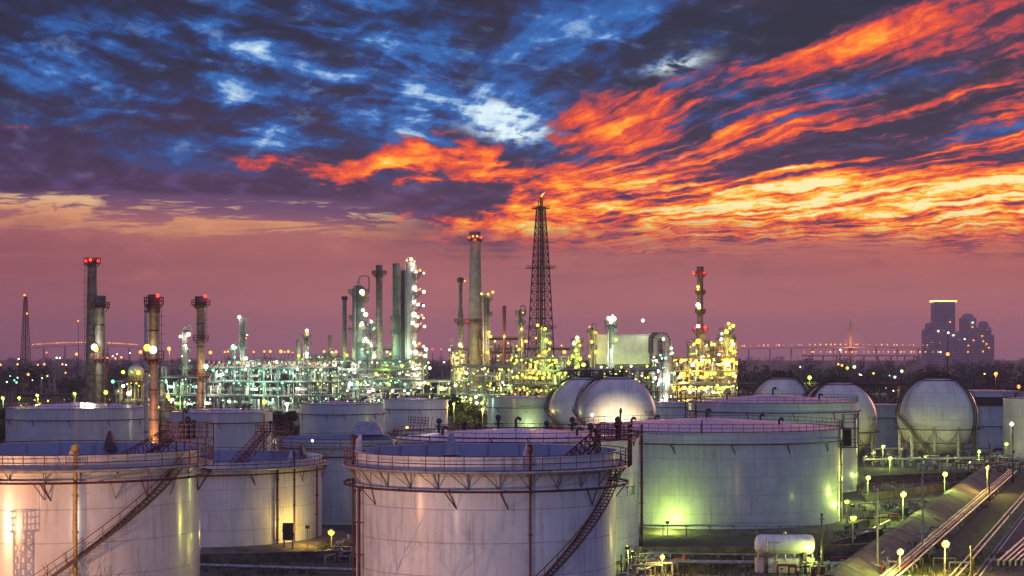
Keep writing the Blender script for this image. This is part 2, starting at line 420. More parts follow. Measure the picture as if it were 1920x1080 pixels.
def light(parent, loc, col, W, r=0.25, spot=None, aim=None):
    global NL; NL += 1
    l = bpy.data.lights.new('light', 'SPOT' if spot else 'POINT'); l.energy = W; l.color = LC.get(col, col) if isinstance(col, str) else col
    l.shadow_soft_size = r
    o = bpy.data.objects.new('light', l); S.collection.objects.link(o); o.parent = parent; o.location = loc
    if spot:
        l.spot_size = radians(spot); l.spot_blend = 0.6
        d = Vector(aim) - Vector(loc); o.rotation_euler = d.to_track_quat('-Z', 'Y').to_euler()
    return o
_bulb = {}
BS = 0.72
def bulb(parent, loc, col, r, name='lamp'):
    """a small luminaire: glowing globe under a cap; the mesh is shared by every lamp of its size and colour"""
    r = round(r * BS, 2); key = (col, r)
    if key not in _bulb:
        b = MB(); b.sphere((0, 0, 0), r, 8, 5); ob = b.build(name, M['e_' + col]); _bulb[key] = ob.data
        bpy.data.objects.remove(ob)
    o = bpy.data.objects.new(name, _bulb[key]); S.collection.objects.link(o); o.parent = parent; o.location = loc
    return o
def letters(text, size, place, name, parent, mat='black', align='CENTER'):
    """painted lettering bent onto a surface by place(x, y) -> point"""
    cu = bpy.data.curves.new(name, 'FONT'); cu.body = text; cu.size = size; cu.align_x = align
    t = bpy.data.objects.new(name, cu); S.collection.objects.link(t)
    dg = bpy.context.evaluated_depsgraph_get(); me = bpy.data.meshes.new_from_object(t.evaluated_get(dg))
    bpy.data.objects.remove(t)
    for q in me.vertices: q.co = place(q.co.x, q.co.y)
    me.materials.clear(); me.materials.append(M[mat])
    o = bpy.data.objects.new(name, me); S.collection.objects.link(o); o.parent = parent
    return o

# ------------------------------------------------------------------ ground and setting
def sheet(name, pts, z, mat, kind='structure'):
    b = MB(); b.add([(p[0], p[1], z) for p in pts], [tuple(range(len(pts)))])
    return tag(b.build(name, mat), kind=kind)
def ground_mat():
    m, nt, p = new_mat('ground_soil')
    tc = nt.nodes.new('ShaderNodeTexCoord').outputs['Object']
    a = noise(tc, 0.02, 6, 0.65, 0.4); b = noise(tc, 0.22, 6, 0.7, 0.4); c = noise(tc, 2.0, 4, 0.6)
    base = mix(sstep(a * 0.5 + b * 0.5, 0.42, 0.58), (0.045, 0.036, 0.034, 1), (0.06, 0.07, 0.035, 1))
    base = mix(sstep(b, 0.55, 0.7) * 0.6, base, (0.12, 0.09, 0.07, 1))
    nt.links.new(mix(c * 0.4, base, (0.02, 0.018, 0.015, 1)), p.inputs['Base Color']); p.inputs['Roughness'].default_value = 0.92
    bm = nt.nodes.new('ShaderNodeBump'); bm.inputs['Distance'].default_value = 0.3; bm.inputs['Strength'].default_value = 0.6
    nt.links.new((b + c * 0.4).s, bm.inputs['Height']); nt.links.new(bm.outputs[0], p.inputs['Normal'])
    return m
sheet('ground', [(-7000, -300), (7000, -300), (7000, 9000), (-7000, 9000)], 0, ground_mat())

# ------------------------------------------------------------------ storage tanks
def polar(R, a, z): return (R * sin(a), -R * cos(a), z)
def railing(b, R, z, n, a0=0.0, a1=2 * pi, h=1.1, r=0.035, rails=(1.0, 0.5)):
    full = abs(a1 - a0 - 2 * pi) < 1e-6
    for i in range(n if full else n + 1):
        a = a0 + (a1 - a0) * i / n
        b.tube(polar(R, a, z), polar(R, a, z + h), r * 1.15, 4)
    for q in rails: b.torus(R, r, z + h * q, max(24, n * 2), 4, a0, a1)
    b.lathe([(R + .005, z), (R + .005, z + 0.13)], max(24, n * 2), (0, 0), a0, a1)
def foam_box(parent, R, a, z, h, w, mat='fin', riser=None):
    """tapering hood at the rim with the pipe that feeds it"""
    b = MB()
    px, py, _ = polar(R, a, 0); tx, ty = cos(a), sin(a); nx, ny = sin(a), -cos(a)
    prof = [(-w * .5, 0), (-w * .33, h * .42), (-w * .17, h * .82), (-w * .07, h), (w * .07, h), (w * .17, h * .82), (w * .33, h * .42), (w * .5, 0)]
    vs = [(px + tx * q + nx * d, py + ty * q + ny * d, z + k) for d in (-0.22, 0.22) for (q, k) in prof]; n = len(prof)
    b.add(vs, [tuple(range(n - 1, -1, -1)), tuple(range(n, 2 * n))] + [(i, (i + 1) % n, n + (i + 1) % n, n + i) for i in range(n)])
    o = b.build('foam_hood', M[mat], parent)
    if riser is not None:
        c = MB(); R2 = R + 0.42
        c.tube(polar(R2, a, riser), polar(R2, a, z + h * .55), 0.09, 8)
        c.path([polar(R2, a, z + h * .55), polar(R2, a, z + h * .86), polar(R + .1, a, z + h * .9)], 0.17, 8)
        k = z - 2
        while k > riser + 1:
            c.tube(polar(R, a, k), polar(R2 + .1, a, k), 0.05, 4); c.tube(polar(R2, a, k - .06), polar(R2, a, k + .06), 0.14, 8); k -= 3.0
        c.build('foam_riser', M['red'], parent)
    return o
def tank(label, cx, D, R, H, roof='cone', rise=0.9, mat='tank', walk=None, ring=None, ringR=None, stair=None, risers=(), rail_n=60,
         brackets=0, cat='storage tank', group='storage tanks', loc=None, seg=128, deck=3.0, railmat='red', railR=None, pipe='red'):
    t = thing('storage_tank', label, cat, (loc if loc else (X(cx, D), D, 0)), 0, group)
    b = MB(); b.lathe([(R + .12, 0), (R + .12, 0.12), (R, 0.12)], seg); b.lathe([(R, 0), (R, H)], seg)
    b.lathe([(R, H), (R + .10, H + .003), (R + .10, H - .14), (R, H - .14)], seg, smooth=False)
    b.build('shell', M[mat], t)
    if roof == 'open':
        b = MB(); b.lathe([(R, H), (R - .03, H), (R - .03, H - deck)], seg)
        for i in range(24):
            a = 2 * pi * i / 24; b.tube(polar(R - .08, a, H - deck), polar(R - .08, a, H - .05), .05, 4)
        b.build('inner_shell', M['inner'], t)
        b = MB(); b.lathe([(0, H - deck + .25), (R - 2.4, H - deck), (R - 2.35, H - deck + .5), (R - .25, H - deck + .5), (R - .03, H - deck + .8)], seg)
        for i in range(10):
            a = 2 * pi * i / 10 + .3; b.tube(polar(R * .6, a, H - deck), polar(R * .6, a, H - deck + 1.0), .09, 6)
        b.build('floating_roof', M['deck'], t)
    else:
        b = MB(); b.lathe([(R + .02, H), (R * .5, H + rise * .62), (0.01, H + rise)], seg)
        b.build('roof', M['roof'], t)
        for (q, a, h) in ((0.0, 0, 1.1), (.62, .9, .8), (.7, 2.4, .9), (.75, 3.6, .7), (.66, 5.2, .9)):
            b = MB(); p = polar(R * q, a, H + rise * (1 - q) * .9)
            b.tube(p, (p[0], p[1], p[2] + h), .16, 8)
            b.path([(p[0], p[1], p[2] + h), (p[0] + .35, p[1], p[2] + h + .25), (p[0] + .6, p[1], p[2] + h - .1)], .17, 8); b.build('roof_vent', M['dark'], t)
    wz, wr = (walk if walk else (H - .02, R + .05))
    if walk:
        b = MB(); b.slab(R + .005, wr, wz - .12, wz, seg); b.torus(wr, 0.11, wz - .06, seg, 8); b.build('walkway', M['clad'], t)
    b = MB(); railing(b, wr - .02 if walk else (railR or R - .05), wz, rail_n); b.build('railing', M[railmat], t)
    if brackets:
        for i in range(brackets):
            b = MB()
            a = 2 * pi * (i + .5) / brackets; da = .75 / R
            b.tube(polar(wr - .1, a, wz - .14), polar(R, a, wz - 1.25), .055, 4)
            b.tube(polar(R + .03, a, wz - .14), polar(R + .03, a, wz - 1.35), .055, 4)
            b.tube(polar(wr - .1, a - da * 1.5, wz - .14), polar(R + .02, a, wz - 1.3), .045, 4); b.build('walkway_bracket', M['grey'], t)
    if ring:
        rr = ringR or R + .35; b = MB(); b.torus(rr, .085, ring, seg, 8)
        n = max(8, int(rr * 1.6))
        for i in range(n):
            a = 2 * pi * (i + .3) / n; b.tube(polar(R, a, ring - .02), polar(rr, a, ring - .02), .04, 4)
            b.sphere(polar(rr, a + .03, ring + .02), .13, 6, 4)
            if i % 2 == 0:
                b.tube(polar(rr, a, ring - .06), polar(R, a + .6 / R, ring - 1.3), .045, 4); b.tube(polar(R + .05, a, ring - .06), polar(R + .02, a + .6 / R, ring - 1.3), .04, 4)
        b.build('cooling_water_ring', M[pipe], t)
    for i, (a, z0, z1, r, mt) in enumerate(risers):
        b = MB(); b.tube(polar(R + .35, a, z0), polar(R + .35, a, z1), r, 8)
        k = z0 + 1
        while k < z1: b.tube(polar(R, a, k), polar(R + .45, a, k), .04, 4); b.tube(polar(R + .35, a, k - .05), polar(R + .35, a, k + .05), r * 1.7, 8); k += 2.4
        b.build('riser_pipe', M[mt], t)
    if stair:
        a1, z1, a0, z0 = stair     # top, bottom
        b = MB(); h = MB(); n = int(abs(z1 - z0) / .22)
        R0, R1 = R + .06, R + .86
        for i in range(n + 1):
            k = i / n; a = a0 + (a1 - a0) * k; z = z0 + (z1 - z0) * k; da = .15 / R
            vs = [polar(q, a + e, z + w) for w in (-.03, .02) for (q, e) in ((R0, -da), (R1, -da), (R1, da), (R0, da))]
            b.add(vs, [(3, 2, 1, 0), (4, 5, 6, 7), (0, 1, 5, 4), (1, 2, 6, 5), (2, 3, 7, 6), (3, 0, 4, 7)])
            if i < n:
                k2 = (i + 1) / n; a2 = a0 + (a1 - a0) * k2; z2 = z0 + (z1 - z0) * k2
                for q in (R0, R1):
                    p, p2 = polar(q, a, z - .12), polar(q, a2, z2 - .12)
                    b.add([p, p2, (p2[0], p2[1], p2[2] + .24), (p[0], p[1], p[2] + .24)], [(0, 1, 2, 3)])
                for w, r in ((1.05, .04), (.55, .028)): h.tube(polar(R1, a, z + w), polar(R1, a2, z2 + w), r, 4)
                if i % 4 == 0: h.tube(polar(R1, a, z), polar(R1, a, z + 1.05), .032, 4)
        s = b.build('staircase', M['ladder'], t); h.build('handrail', M['redb'], s)
    return t
def gauge_deck(t, R, a, H, top, w=3.6, to=None, deck=2.6):
    """railed platform standing on the rim, with the rolling ladder that runs down to the floating roof"""
    b = MB(); r = MB(); c = MB()
    def at(u, v, z):    # u along the rim, v outward
        return (sin(a) * (R + v) + cos(a) * u, -cos(a) * (R + v) + sin(a) * u, z)
    def quad(u0, u1, v0, v1, z):
        vs = [at(u, v, z + q) for q in (-.1, 0) for (u, v) in ((u0, v0), (u1, v0), (u1, v1), (u0, v1))]
        b.add(vs, [(3, 2, 1, 0), (4, 5, 6, 7), (0, 1, 5, 4), (1, 2, 6, 5), (2, 3, 7, 6), (3, 0, 4, 7)])
    quad(-w / 2, w / 2, -1.3, 1.1, top)
    for u in (-w / 2, -w / 6, w / 6, w / 2):
        for v in (-1.3, 1.1):
            b.tube(at(u, v, H - 1.2 if v > 0 else H - .2), at(u, v, top), .06, 4)
    for (p, q) in (((-w / 2, 1.1), (w / 2, 1.1)), ((-w / 2, -1.3), (w / 2, -1.3))):
        b.tube(at(*p, H - .4), at(*q, top - .1), .04, 4); b.tube(at(*q, H - .4), at(*p, top - .1), .04, 4)
    b.build('gauge_platform', M['redb'], t)
    cs = [(-w / 2, -1.3), (w / 2, -1.3), (w / 2, 1.1), (-w / 2, 1.1)]
    for i in range(4):
        p, q = cs[i], cs[(i + 1) % 4]
        for z in (1.1, .72, .36): r.tube(at(*p, top + z), at(*q, top + z), .04, 4)
        for k in range(5):
            f = k / 4; u, v = p[0] + (q[0] - p[0]) * f, p[1] + (q[1] - p[1]) * f
            r.tube(at(u, v, top), at(u, v, top + 1.1), .045, 4)
    r.build('platform_railing', M['redb'], t)
    # gauge heads and valves on the platform
    for k in range(3):
        c = MB(); u = -w / 2 + .6 + k * 1.1; c.tube(at(u, .2, top), at(u, .2, top + .9 + .3 * (k % 2)), .12, 8); c.sphere(at(u, .2, top + 1.1 + .3 * (k % 2)), .26, 8, 5); c.build('gauge_head', M['dark'], t)
    c = MB(); c.tube(at(-w / 2 + .2, .5, top), at(-w / 2 + .2, .5, top + 2.0), .07, 6)
    c.path([at(-w / 2 + .2, .5, top + 2.0), at(-w / 2 + .5, .5, top + 2.25), at(-w / 2 + .85, .5, top + 1.95)], .09, 6)
    c.build('vent_bend', M['dark'], t)
    # rolling ladder
    L = MB(); A = Vector(at(0, -1.2, top - .05)); B = Vector(to) if to else Vector((0, 0, H - deck + .4))
    n = 12; side = Vector((cos(a), sin(a), 0)) * .4
    for sgn in (-1, 1):
        P = [A.lerp(B, i / n) + side * sgn for i in range(n + 1)]
        L.path(P, .07, 4); Q = [p + Vector((0, 0, 1.0 if 0 < i < n else 0)) for i, p in enumerate(P)]
        L.path(Q, .05, 4)
        for i in range(n): L.tube(P[i], Q[i + 1], .04, 4); L.tube(P[i], Q[i], .04, 4)
        U = [p - Vector((0, 0, .9 * sin(pi * i / n))) for i, p in enumerate(P)]
        L.path(U, .06, 4)
        for i in range(0, n, 2): L.tube(P[i], U[i + 1], .04, 4); L.tube(U[i + 1], P[min(n, i + 2)], .04, 4)
    for i in range(n * 3): L.tube(A.lerp(B, i / n / 3) - side, A.lerp(B, i / n / 3) + side, .035, 4)
    L.build('rolling_ladder', M['redb'], t)

# front centre tank
A = tank('large off white open-topped tank in the front centre with a staircase on its right', 911.5, 139, 9.93, 15.8, 'open',
         walk=(14.75, 10.88), ring=13.35, ringR=10.85, stair=(radians(72), 14.6, radians(18), 6.0), rail_n=48, brackets=28,
         risers=[(radians(-66), 0, 13.3, .12, 'red')], deck=4.2, railmat='redb')
foam_box(A, 9.93 - .2, radians(-84), 15.3, 1.7, .9, 'fin', 0)
foam_box(A, 9.93 - .3, radians(198), 14.9, 1.8, 1.35, 'fin')
foam_box(A, 9.93 - .15, radians(18.8), 15.2, 1.5, 1.1, 'fin', 0)
gauge_deck(A, 9.93, radians(82), 15.8, 16.75, w=3.4, to=(4.2, -3.0, 13.0))
# front left tank
Dt = tank('front left open-topped tank lit warm orange with a staircase climbing to the right', 118, 139.5, 10.4, 15.85, 'open',
          mat='tank_gloss', walk=(14.85, 11.35), ring=13.95, ringR=11.3, stair=(radians(64), 14.7, radians(2), 6.2), rail_n=48, brackets=0,
          deck=4.2, railmat='redb')
for i in range(26):
    a = 2 * pi * (i + .5) / 26; b = MB()
    b.tube(polar(11.2, a, 14.7), polar(10.42, a, 14.1), .05, 4); b.tube(polar(10.45, a, 14.7), polar(10.45, a, 14.1), .05, 4)
    if i % 2 == 0: b.tube(polar(11.2, a - .06, 13.9), polar(10.42, a, 12.7), .05, 4); b.tube(polar(10.45, a + .06, 13.9), polar(10.42, a, 12.7), .05, 4)
    b.build('walkway_bracket', M['clad'], Dt)

foam_box(Dt, 10.1, radians(172), 15.2, 1.6, 1.05, 'finr')
foam_box(Dt, 10.2, radians(18), 15.3, 1.3, 1.1, 'fin')
b = MB(); b.tube(polar(10.75, radians(18.6), 0), polar(10.75, radians(18.6), 16.4), .14, 8); b.sphere(polar(10.75, radians(18.6), 16.4), .32, 8, 6)
for k in range(1, 6): b.tube(polar(10.75, radians(18.6), k * 2.6 - .06), polar(10.75, radians(18.6), k * 2.6 + .06), .22, 8)
b.build('foam_riser', M['yellow'], Dt)
gauge_deck(Dt, 10.4, radians(76), 15.85, 16.8, w=4.4, to=(1.5, -2.0, 12.6))
# tank right of it
Et = tank('mid sized open-topped grey tank between the two front tanks', 372, 227.5, 15.4, 10.35, 'open',
          walk=(9.6, 16.2), ring=8.95, ringR=15.9, rail_n=62, brackets=0, deck=4.0, railmat='redb',
          risers=[(radians(46), 0, 9.5, .16, 'red'), (radians(76), 0, 9.5, .12, 'red')])
foam_box(Et, 15.2, radians(57), 10.0, 1.5, 1.3, 'fin', 0)
foam_box(Et, 15.2, radians(128), 10.0, 1.5, 1.3, 'finr')
gauge_deck(Et, 15.4, radians(150), 10.35, 13.0, w=4.2, to=(3.5, 2.0, 8.2))
# flat-topped tank behind, between E and A
Ht = tank('plain grey open-topped tank half hidden behind the front centre tank', 652, 257, 10.3, 11.4, 'open', walk=(10.5, 10.7),
          rail_n=2, mat='tank_blue', deck=1.6, ring=9.2)
b = MB()
for (a, w0, w1, h, rr) in ((radians(168), 5.0, 3.0, 1.9, 10.0),):
    c0 = Vector(polar(rr, a, 11.4)); tx = Vector((cos(a), sin(a), 0)); ny = Vector((sin(a), -cos(a), 0))
    vs = []
    for d in (-.5, .5):
        for (u, k) in ((-w0 / 2, 0), (w0 / 2, 0), (w1 / 2, h), (-w1 / 2, h)): vs.append(c0 + tx * u + ny * d + Vector((0, 0, k)))
    b.add(vs, [(3, 2, 1, 0), (4, 5, 6, 7), (0, 1, 5, 4), (1, 2, 6, 5), (2, 3, 7, 6), (3, 0, 4, 7)])
b.build('rim_housing', M['fin'], Ht)
b = MB()
for k in range(9):
    u = Vector(polar(10.3, radians(120), 11.4)) + Vector((k * .35 - .6, 0, 1.9 - k * .05)); b.tube(u, u + Vector((0, 0, .95)), .05, 4)
for z in (2.8, 2.4, 2.0, .9): b.tube(Vector(polar(10.3, radians(120), 11.4 + z)) + Vector((-.6, 0, 0)), Vector(polar(10.3, radians(120), 11.4 + z)) + Vector((2.4, 0, -.2)), .05, 4)
for k in range(7): b.tube(Vector(polar(10.3, radians(120), 11.4)) + Vector((k * .5 - .6, 0, 0)), Vector(polar(10.3, radians(120), 14.2)) + Vector((k * .5 - .1, 0, 0)), .05, 4)
b.build('stair_head', M['redb'], Ht)
# tank behind the centre one
Bt = tank('pale tank with a rosy cone roof directly behind the front centre tank', 967, 212, 14.35, 13.45, 'cone', rise=1.1,
          ring=14.0, ringR=14.9, rail_n=60, risers=[(radians(88), 0, 15.0, .16, 'red')], railmat='redb')
letters('T-30', 1.5, lambda x, y: Vector(polar(14.40, radians(65) + x / 14.4, 7.2 + y)), 'painted_number', Bt)
b = MB()
for (a, h) in ((2.6, 1.7), (2.85, 1.2), (3.3, 1.9), (3.62, 1.2), (3.9, 1.6), (2.4, 1.0)):
    b = MB(); p = polar(13.6, a, 13.4); b.tube(p, (p[0], p[1], p[2] + h), .16, 8); b.sphere((p[0], p[1], p[2] + h), .38, 8, 6)
    b.tube((p[0] - .5, p[1], p[2] + h * .6), (p[0] + .5, p[1], p[2] + h * .6), .1, 6); b.build('roof_valve', M['dark'], Bt)

# big tank right of centre
Ct = tank('largest tank, right of centre, rosy roof and green glow at foot', 1325, 254, 18.7, 13.0, 'cone', rise=1.35,
          ring=11.45, ringR=19.1, rail_n=84, risers=[(radians(66), 0, 11.4, .13, 'red'), (radians(-8), 12.9, 14.6, .1, 'dark')], railmat='redb', mat='tank_blue')
b = MB()
for (u, v) in ((0, 0), (1.6, 0), (0, -1.0), (1.6, -1.0)):
    p = polar(18.9, radians(72), 0); b.tube((p[0] + u, p[1] + v, 10.4), (p[0] + u, p[1] + v, 15.0), .07, 4)
for z in (10.5, 13.1): b.box((p[0] + .8, p[1] - .5, z), (2.2, 1.5, .12))
for z in (11.2, 11.6, 13.9, 14.4, 15.0):
    b.tube((p[0], p[1] - 1, z), (p[0] + 1.6, p[1] - 1, z), .05, 4); b.tube((p[0] + 1.6, p[1] - 1, z), (p[0] + 1.6, p[1], z), .05, 4)
b.box((p[0] + .6, p[1] - .2, 11.8), (1.0, .8, 2.3)); b.build('stair_landing', M['dark'], Ct)
Kt = tank('rosy roofed tank just behind the largest tank, near the lettered sphere', 1449, 315, 14.6, 15.05, 'cone', rise=1.2,
          ring=13.5, ringR=15.0, rail_n=60, risers=[(radians(66), 0, 13.4, .13, 'dark')], railmat='redb', mat='tank_blue')
b = MB(); p = polar(14.9, radians(-74), 0)
for (u, v) in ((-1.3, 0), (1.3, 0), (-1.3, -1), (1.3, -1)): b.tube((p[0] + u, p[1] + v, 6), (p[0] + u, p[1] + v, 16.6), .07, 4)
for z in (9.6, 12.4, 15.1): b.box((p[0], p[1] - .5, z), (2.9, 1.4, .12))
for z in (15.8, 16.2, 16.6, 13.1, 13.5): b.tube((p[0] - 1.3, p[1] - 1, z), (p[0] + 1.3, p[1] - 1, z), .05, 4)
b.box((p[0] + .8, p[1] - .3, 13.6), (.9, .8, 2.2)); b.build('stair_landing', M['redb'], Kt)
Ft = tank('blue grey tank at the far left behind the front left tank', 150, 381, 15.1, 12.2, 'cone', rise=1.0, ring=9.9, ringR=15.5,
          rail_n=56, mat='tank_blue')
It = tank('small blue grey tank between two stacks behind the mid sized tank', 414, 350, 9.9, 12.2, 'cone', rise=.7, ring=10.3, ringR=10.2, rail_n=40, mat='tank_blue',
          risers=[(radians(62), 0, 12, .16, 'yellow')])
b = MB(); p = polar(10.1, radians(-80), 0)
for (u, v) in ((-1.2, 0), (.6, 0), (-1.2, -1), (.6, -1)): b.tube((p[0] + u, p[1] + v, 2), (p[0] + u, p[1] + v, 14.2), .09, 4)
for z in (6.5, 9.6, 12.4): b.box((p[0] - .3, p[1] - .5, z), (2.2, 1.4, .14))
for z in (13.2, 13.6, 14.0, 10.4, 10.8): b.tube((p[0] - 1.2, p[1] - 1, z), (p[0] + .6, p[1] - 1, z), .06, 4)
b.build('stair_tower', M['red'], It)
J1 = tank('blue grey tank with a lit left edge behind the plain grey tank', 641, 408, 9.4, 12.2, 'cone', rise=.6, ring=10.0, ringR=9.7, rail_n=40, mat='tank_blue')
J2 = tank('mauve grey tank touching the blue grey one, trees on its right', 779, 430, 7.7, 12.6, 'cone', rise=.5, ring=10.4, ringR=8.0, rail_n=32, mat='tank')
Lt = tank('dim greenish tank with a dark top band left of the two lit spheres', 975, 480, 8.6, 12.0, 'cone', rise=.5, ring=9.4, rail_n=34, mat='tank_green')
M1 = tank('dull green tank between the last two spheres', 1656, 460, 7.2, 10.5, 'cone', rise=.5, ring=7.4, rail_n=30, mat='tank_green')
M2 = tank('blue tank with a dark upper band right of the braced sphere', 1845, 440, 9.6, 14.4, 'cone', rise=.5, ring=6.2, rail_n=36, mat='tank_blue')
b = MB(); b.slab(9.62, 10.1, 11.2, 13.2, 96); b.build('dark_band', M['dark'], M2)
M3 = tank('pale cream tank cut by the right edge of the picture', 1925, 400, 5.0, 13.6, 'cone', rise=.4, rail_n=24, mat='tank_cream')
M4 = tank('low grey tank between the lit sphere and the yellow process unit', 1275, 520, 8.6, 9.6, 'cone', rise=.4, ring=8.4, rail_n=32, mat='tank_blue')

# ------------------------------------------------------------------ gas spheres
def gsphere(label, cx, D, R, zc, text=None, lad=(46, 53)):
    t = thing('gas_sphere', label, 'gas sphere', (X(cx, D), D, 0), 0, 'spherical gas tanks')
    b = MB(); b.sphere((0, 0, zc), R, 96, 48); b.build('shell', M['sphere'], t)
    n = 10; legs = []
    for i in range(n):
        a = 2 * pi * (i + .5) / n; RR = R * .955; legs.append(a)
        c = MB(); c.tube(polar(RR, a, 0), polar(RR, a, zc * .78), .36, 12); c.tube(polar(RR, a, 0), polar(RR, a, .5), .6, 12)
        c.tube(polar(RR, a, zc * .62), polar(RR, a, zc * .66), .44, 12); c.build('leg', M['legs'], t)
    b = MB()
    for i in range(n):
        a, a2 = legs[i], legs[(i + 1) % n]; RR = R * .955
        b.tube(polar(RR, a, .8), polar(RR, a2, zc * .66), .085, 5); b.tube(polar(RR, a2, .8), polar(RR, a, zc * .66), .085, 5)
    b.build('cross_bracing', M['grey'], t)
    b = MB(); b.torus(R + .5, .13, zc - R * .30, 80, 6); b.torus(R * .86 + .3, .10, zc - R * .64, 80, 6); b.torus(R * .42, .09, zc + R * .92, 40, 6)
    for i in range(16):
        a = 2 * pi * i / 16; b.tube(polar(R * .95, a, zc - R * .3), polar(R + .5, a, zc - R * .3), .05, 4)
    b.build('water_ring', M['red'], t)
    # stair that climbs round the ball
    b = MB(); P = []
    for i in range(19): f = i / 18; P.append(Vector((-2.7 - 7.4 * f, -R - 1.0 + (R - 2.4) * f, .2 + (zc + .8 - .2) * f)))
    for i in range(1, 22): f = i / 21; e = .09 + f * 1.28; P.append(Vector((-(R + 1.0) * cos(e), -3.2 * (1 - f), zc + (R + .5) * sin(e))))
    for w in (0, .9):
        Q = [p + Vector((w * .5, -w * .8, 0)) for p in P]; b.path(Q, .10, 4); b.path([p + Vector((0, 0, 1.0)) for p in Q], .06, 4); b.path([p + Vector((0, 0, .5)) for p in Q], .05, 4)
        for p in Q[::2]: b.tube(p, p + Vector((0, 0, 1)), .05, 4)
    for i in range(len(P) - 1):
        for q in (0, .33, .66): p = P[i].lerp(P[i + 1], q); b.tube(p, p + Vector((.45, -.72, 0)), .07, 4)
    b.build('staircase', M['dark'], t); b = MB()
    for w in (radians(lad[0]), radians(lad[1])):
        Q = [Vector(((R + .35) * cos(e) * sin(w), -(R + .35) * cos(e) * cos(w), zc + (R + .35) * sin(e))) for e in [1.35 - 1.65 * i / 24 for i in range(25)]]
        Q.append(Vector((Q[-1].x, Q[-1].y, .2))); b.path(Q, .13, 4); b.path([q * 1.0 + Vector((.5, -.5, .5)) for q in Q], .07, 4)
    for i in range(60):
        e = 1.35 - 1.65 * min(1, i / 40); c0, c1 = [Vector(((R + .35) * cos(e) * sin(w), -(R + .35) * cos(e) * cos(w), (zc + (R + .35) * sin(e)) * (1 if i <= 40 else 1 - (i - 40) / 20))) for w in (radians(lad[0]), radians(lad[1]))]
        b.tube(c0, c1, .09, 4)
    b.build('access_ladder', M['dark'], t); b = MB()
    for sgn, az0, az1, e0, e1 in ((1, radians(150), radians(100), -1.25, 1.35),):
        prev = None
        for i in range(56):
            f = i / 55; e = e0 + (e1 - e0) * f; a = az0 + (az1 - az0) * sin(f * pi / 2) if e0 < -1.2 else az0 + (az1 - az0) * sin(f * pi)
            q = [Vector((k * cos(e) * sin(a + w), -k * cos(e) * cos(a + w), zc + k * sin(e))) for k in (R + .15, R + .75) for w in (-.0, .07)]
            b.tube(q[0], q[1], .04, 4); b.tube(q[2], q[3], .05, 4); b.tube(q[0], q[2], .05, 4)
            if prev:
                for k in range(4): b.tube(prev[k], q[k], .05, 4)
            prev = q
    b.build('spray_pipes', M['dark'], t)
    b = MB(); b.slab(.0, 2.4, zc + R - .1, zc + R + .06, 24); railing(b, 2.35, zc + R + .05, 14, r=.05)
    for k in range(7):
        p = (random.uniform(-1.6, 1.6), random.uniform(-1.6, 1.6)); hh = random.uniform(1, 2.6)
        b.tube((p[0], p[1], zc + R), (p[0], p[1], zc + R + hh), .12, 6); b.box((p[0], p[1], zc + R + hh * .6), (.6, .5, .3))
    b.path([(-3.6, -1, zc + R - .6), (-2, -1, zc + R + .7), (2, -1, zc + R + .7), (3.8, -1, zc + R - .7)], .1, 6)
    b.build('top_platform', M['dark'], t)
    if text:
        for k, w in enumerate(text):
            def pl(x, y, k=k):
                el = asin(max(-.9, min(.9, (-.05 - k * 1.5 + y) / R))); az = radians(52) + x / R / cos(el) * 1.1
                q = R + .04; return Vector((q * cos(el) * sin(az), -q * cos(el) * cos(az), zc + q * sin(el)))
            letters(w, 1.35, pl, 'painted_letters', t)
    return t
random.seed(4)
gsphere('glowing sphere in the centre, the one lit gold from below in front of another', 1157, 405, 8.7, 23 - 110 / F * 405, ('T-105', 'LPG'), lad=(-96, -89))
gsphere('dimmer sphere half hidden behind the gold lit sphere', 1097, 440, 8.7, 23 - 106 / F * 440)
gsphere('sphere of which only the top shows above the largest tank roof', 1468, 425, 7.4, 23 - 98 / F * 425)
gsphere('lettered sphere whose right half shows past the tank behind the largest', 1571, 410, 8.7, 23 - 120 / F * 410, ('T-108', 'LPG', '2,200'), lad=(-66, -59))
gsphere('rightmost sphere, fully in view on braced legs', 1758, 401, 8.75, 23 - 114 / F * 401)

# ------------------------------------------------------------------ stacks and process columns
def platform(t, r, z, wd=1.2, a0=0.0, a1=2 * pi, mat='red', h=1.2, th=.06):
    b = MB(); n = max(8, int(18 * (a1 - a0) / 6.28))
    b.slab(r * .98, r + wd, z - .18, z, n, a0, a1)
    full = a1 - a0 > 6.2
    for i in range(n if full else n + 1):
        a = a0 + (a1 - a0) * i / n; b.tube(polar(r + wd, a, z), polar(r + wd, a, z + h), th, 4)
        if i % 2 == 0: b.tube(polar(r + wd, a, z - .1), polar(r, a, z - .1 - wd), th * 1.3, 4)
    for q in (h, h * .5): b.torus(r + wd, th, z + q, n, 4, a0, a1)
    return b.build('platform', M[mat], t)
def ladder(t, r, a, z0, z1, mat='dark', cage=True):
    b = MB()
    for s in (-.3, .3): b.tube(polar(r + .5, a + s / r, z0), polar(r + .5, a + s / r, z1), .06, 4)
    z = z0
    while z < z1:
        b.tube(polar(r + .5, a - .3 / r, z), polar(r + .5, a + .3 / r, z), .04, 4)
        if cage: b.tube(polar(r + 1.2, a - .3 / r, z), polar(r + 1.2, a + .3 / r, z), .05, 4); b.tube(polar(r + .5, a - .35 / r, z), polar(r + 1.2, a - .3 / r, z), .05, 4)
        b.tube(polar(r, a, z), polar(r + .5, a, z), .04, 4); z += 1.5
    return b.build('ladder', M[mat], t)
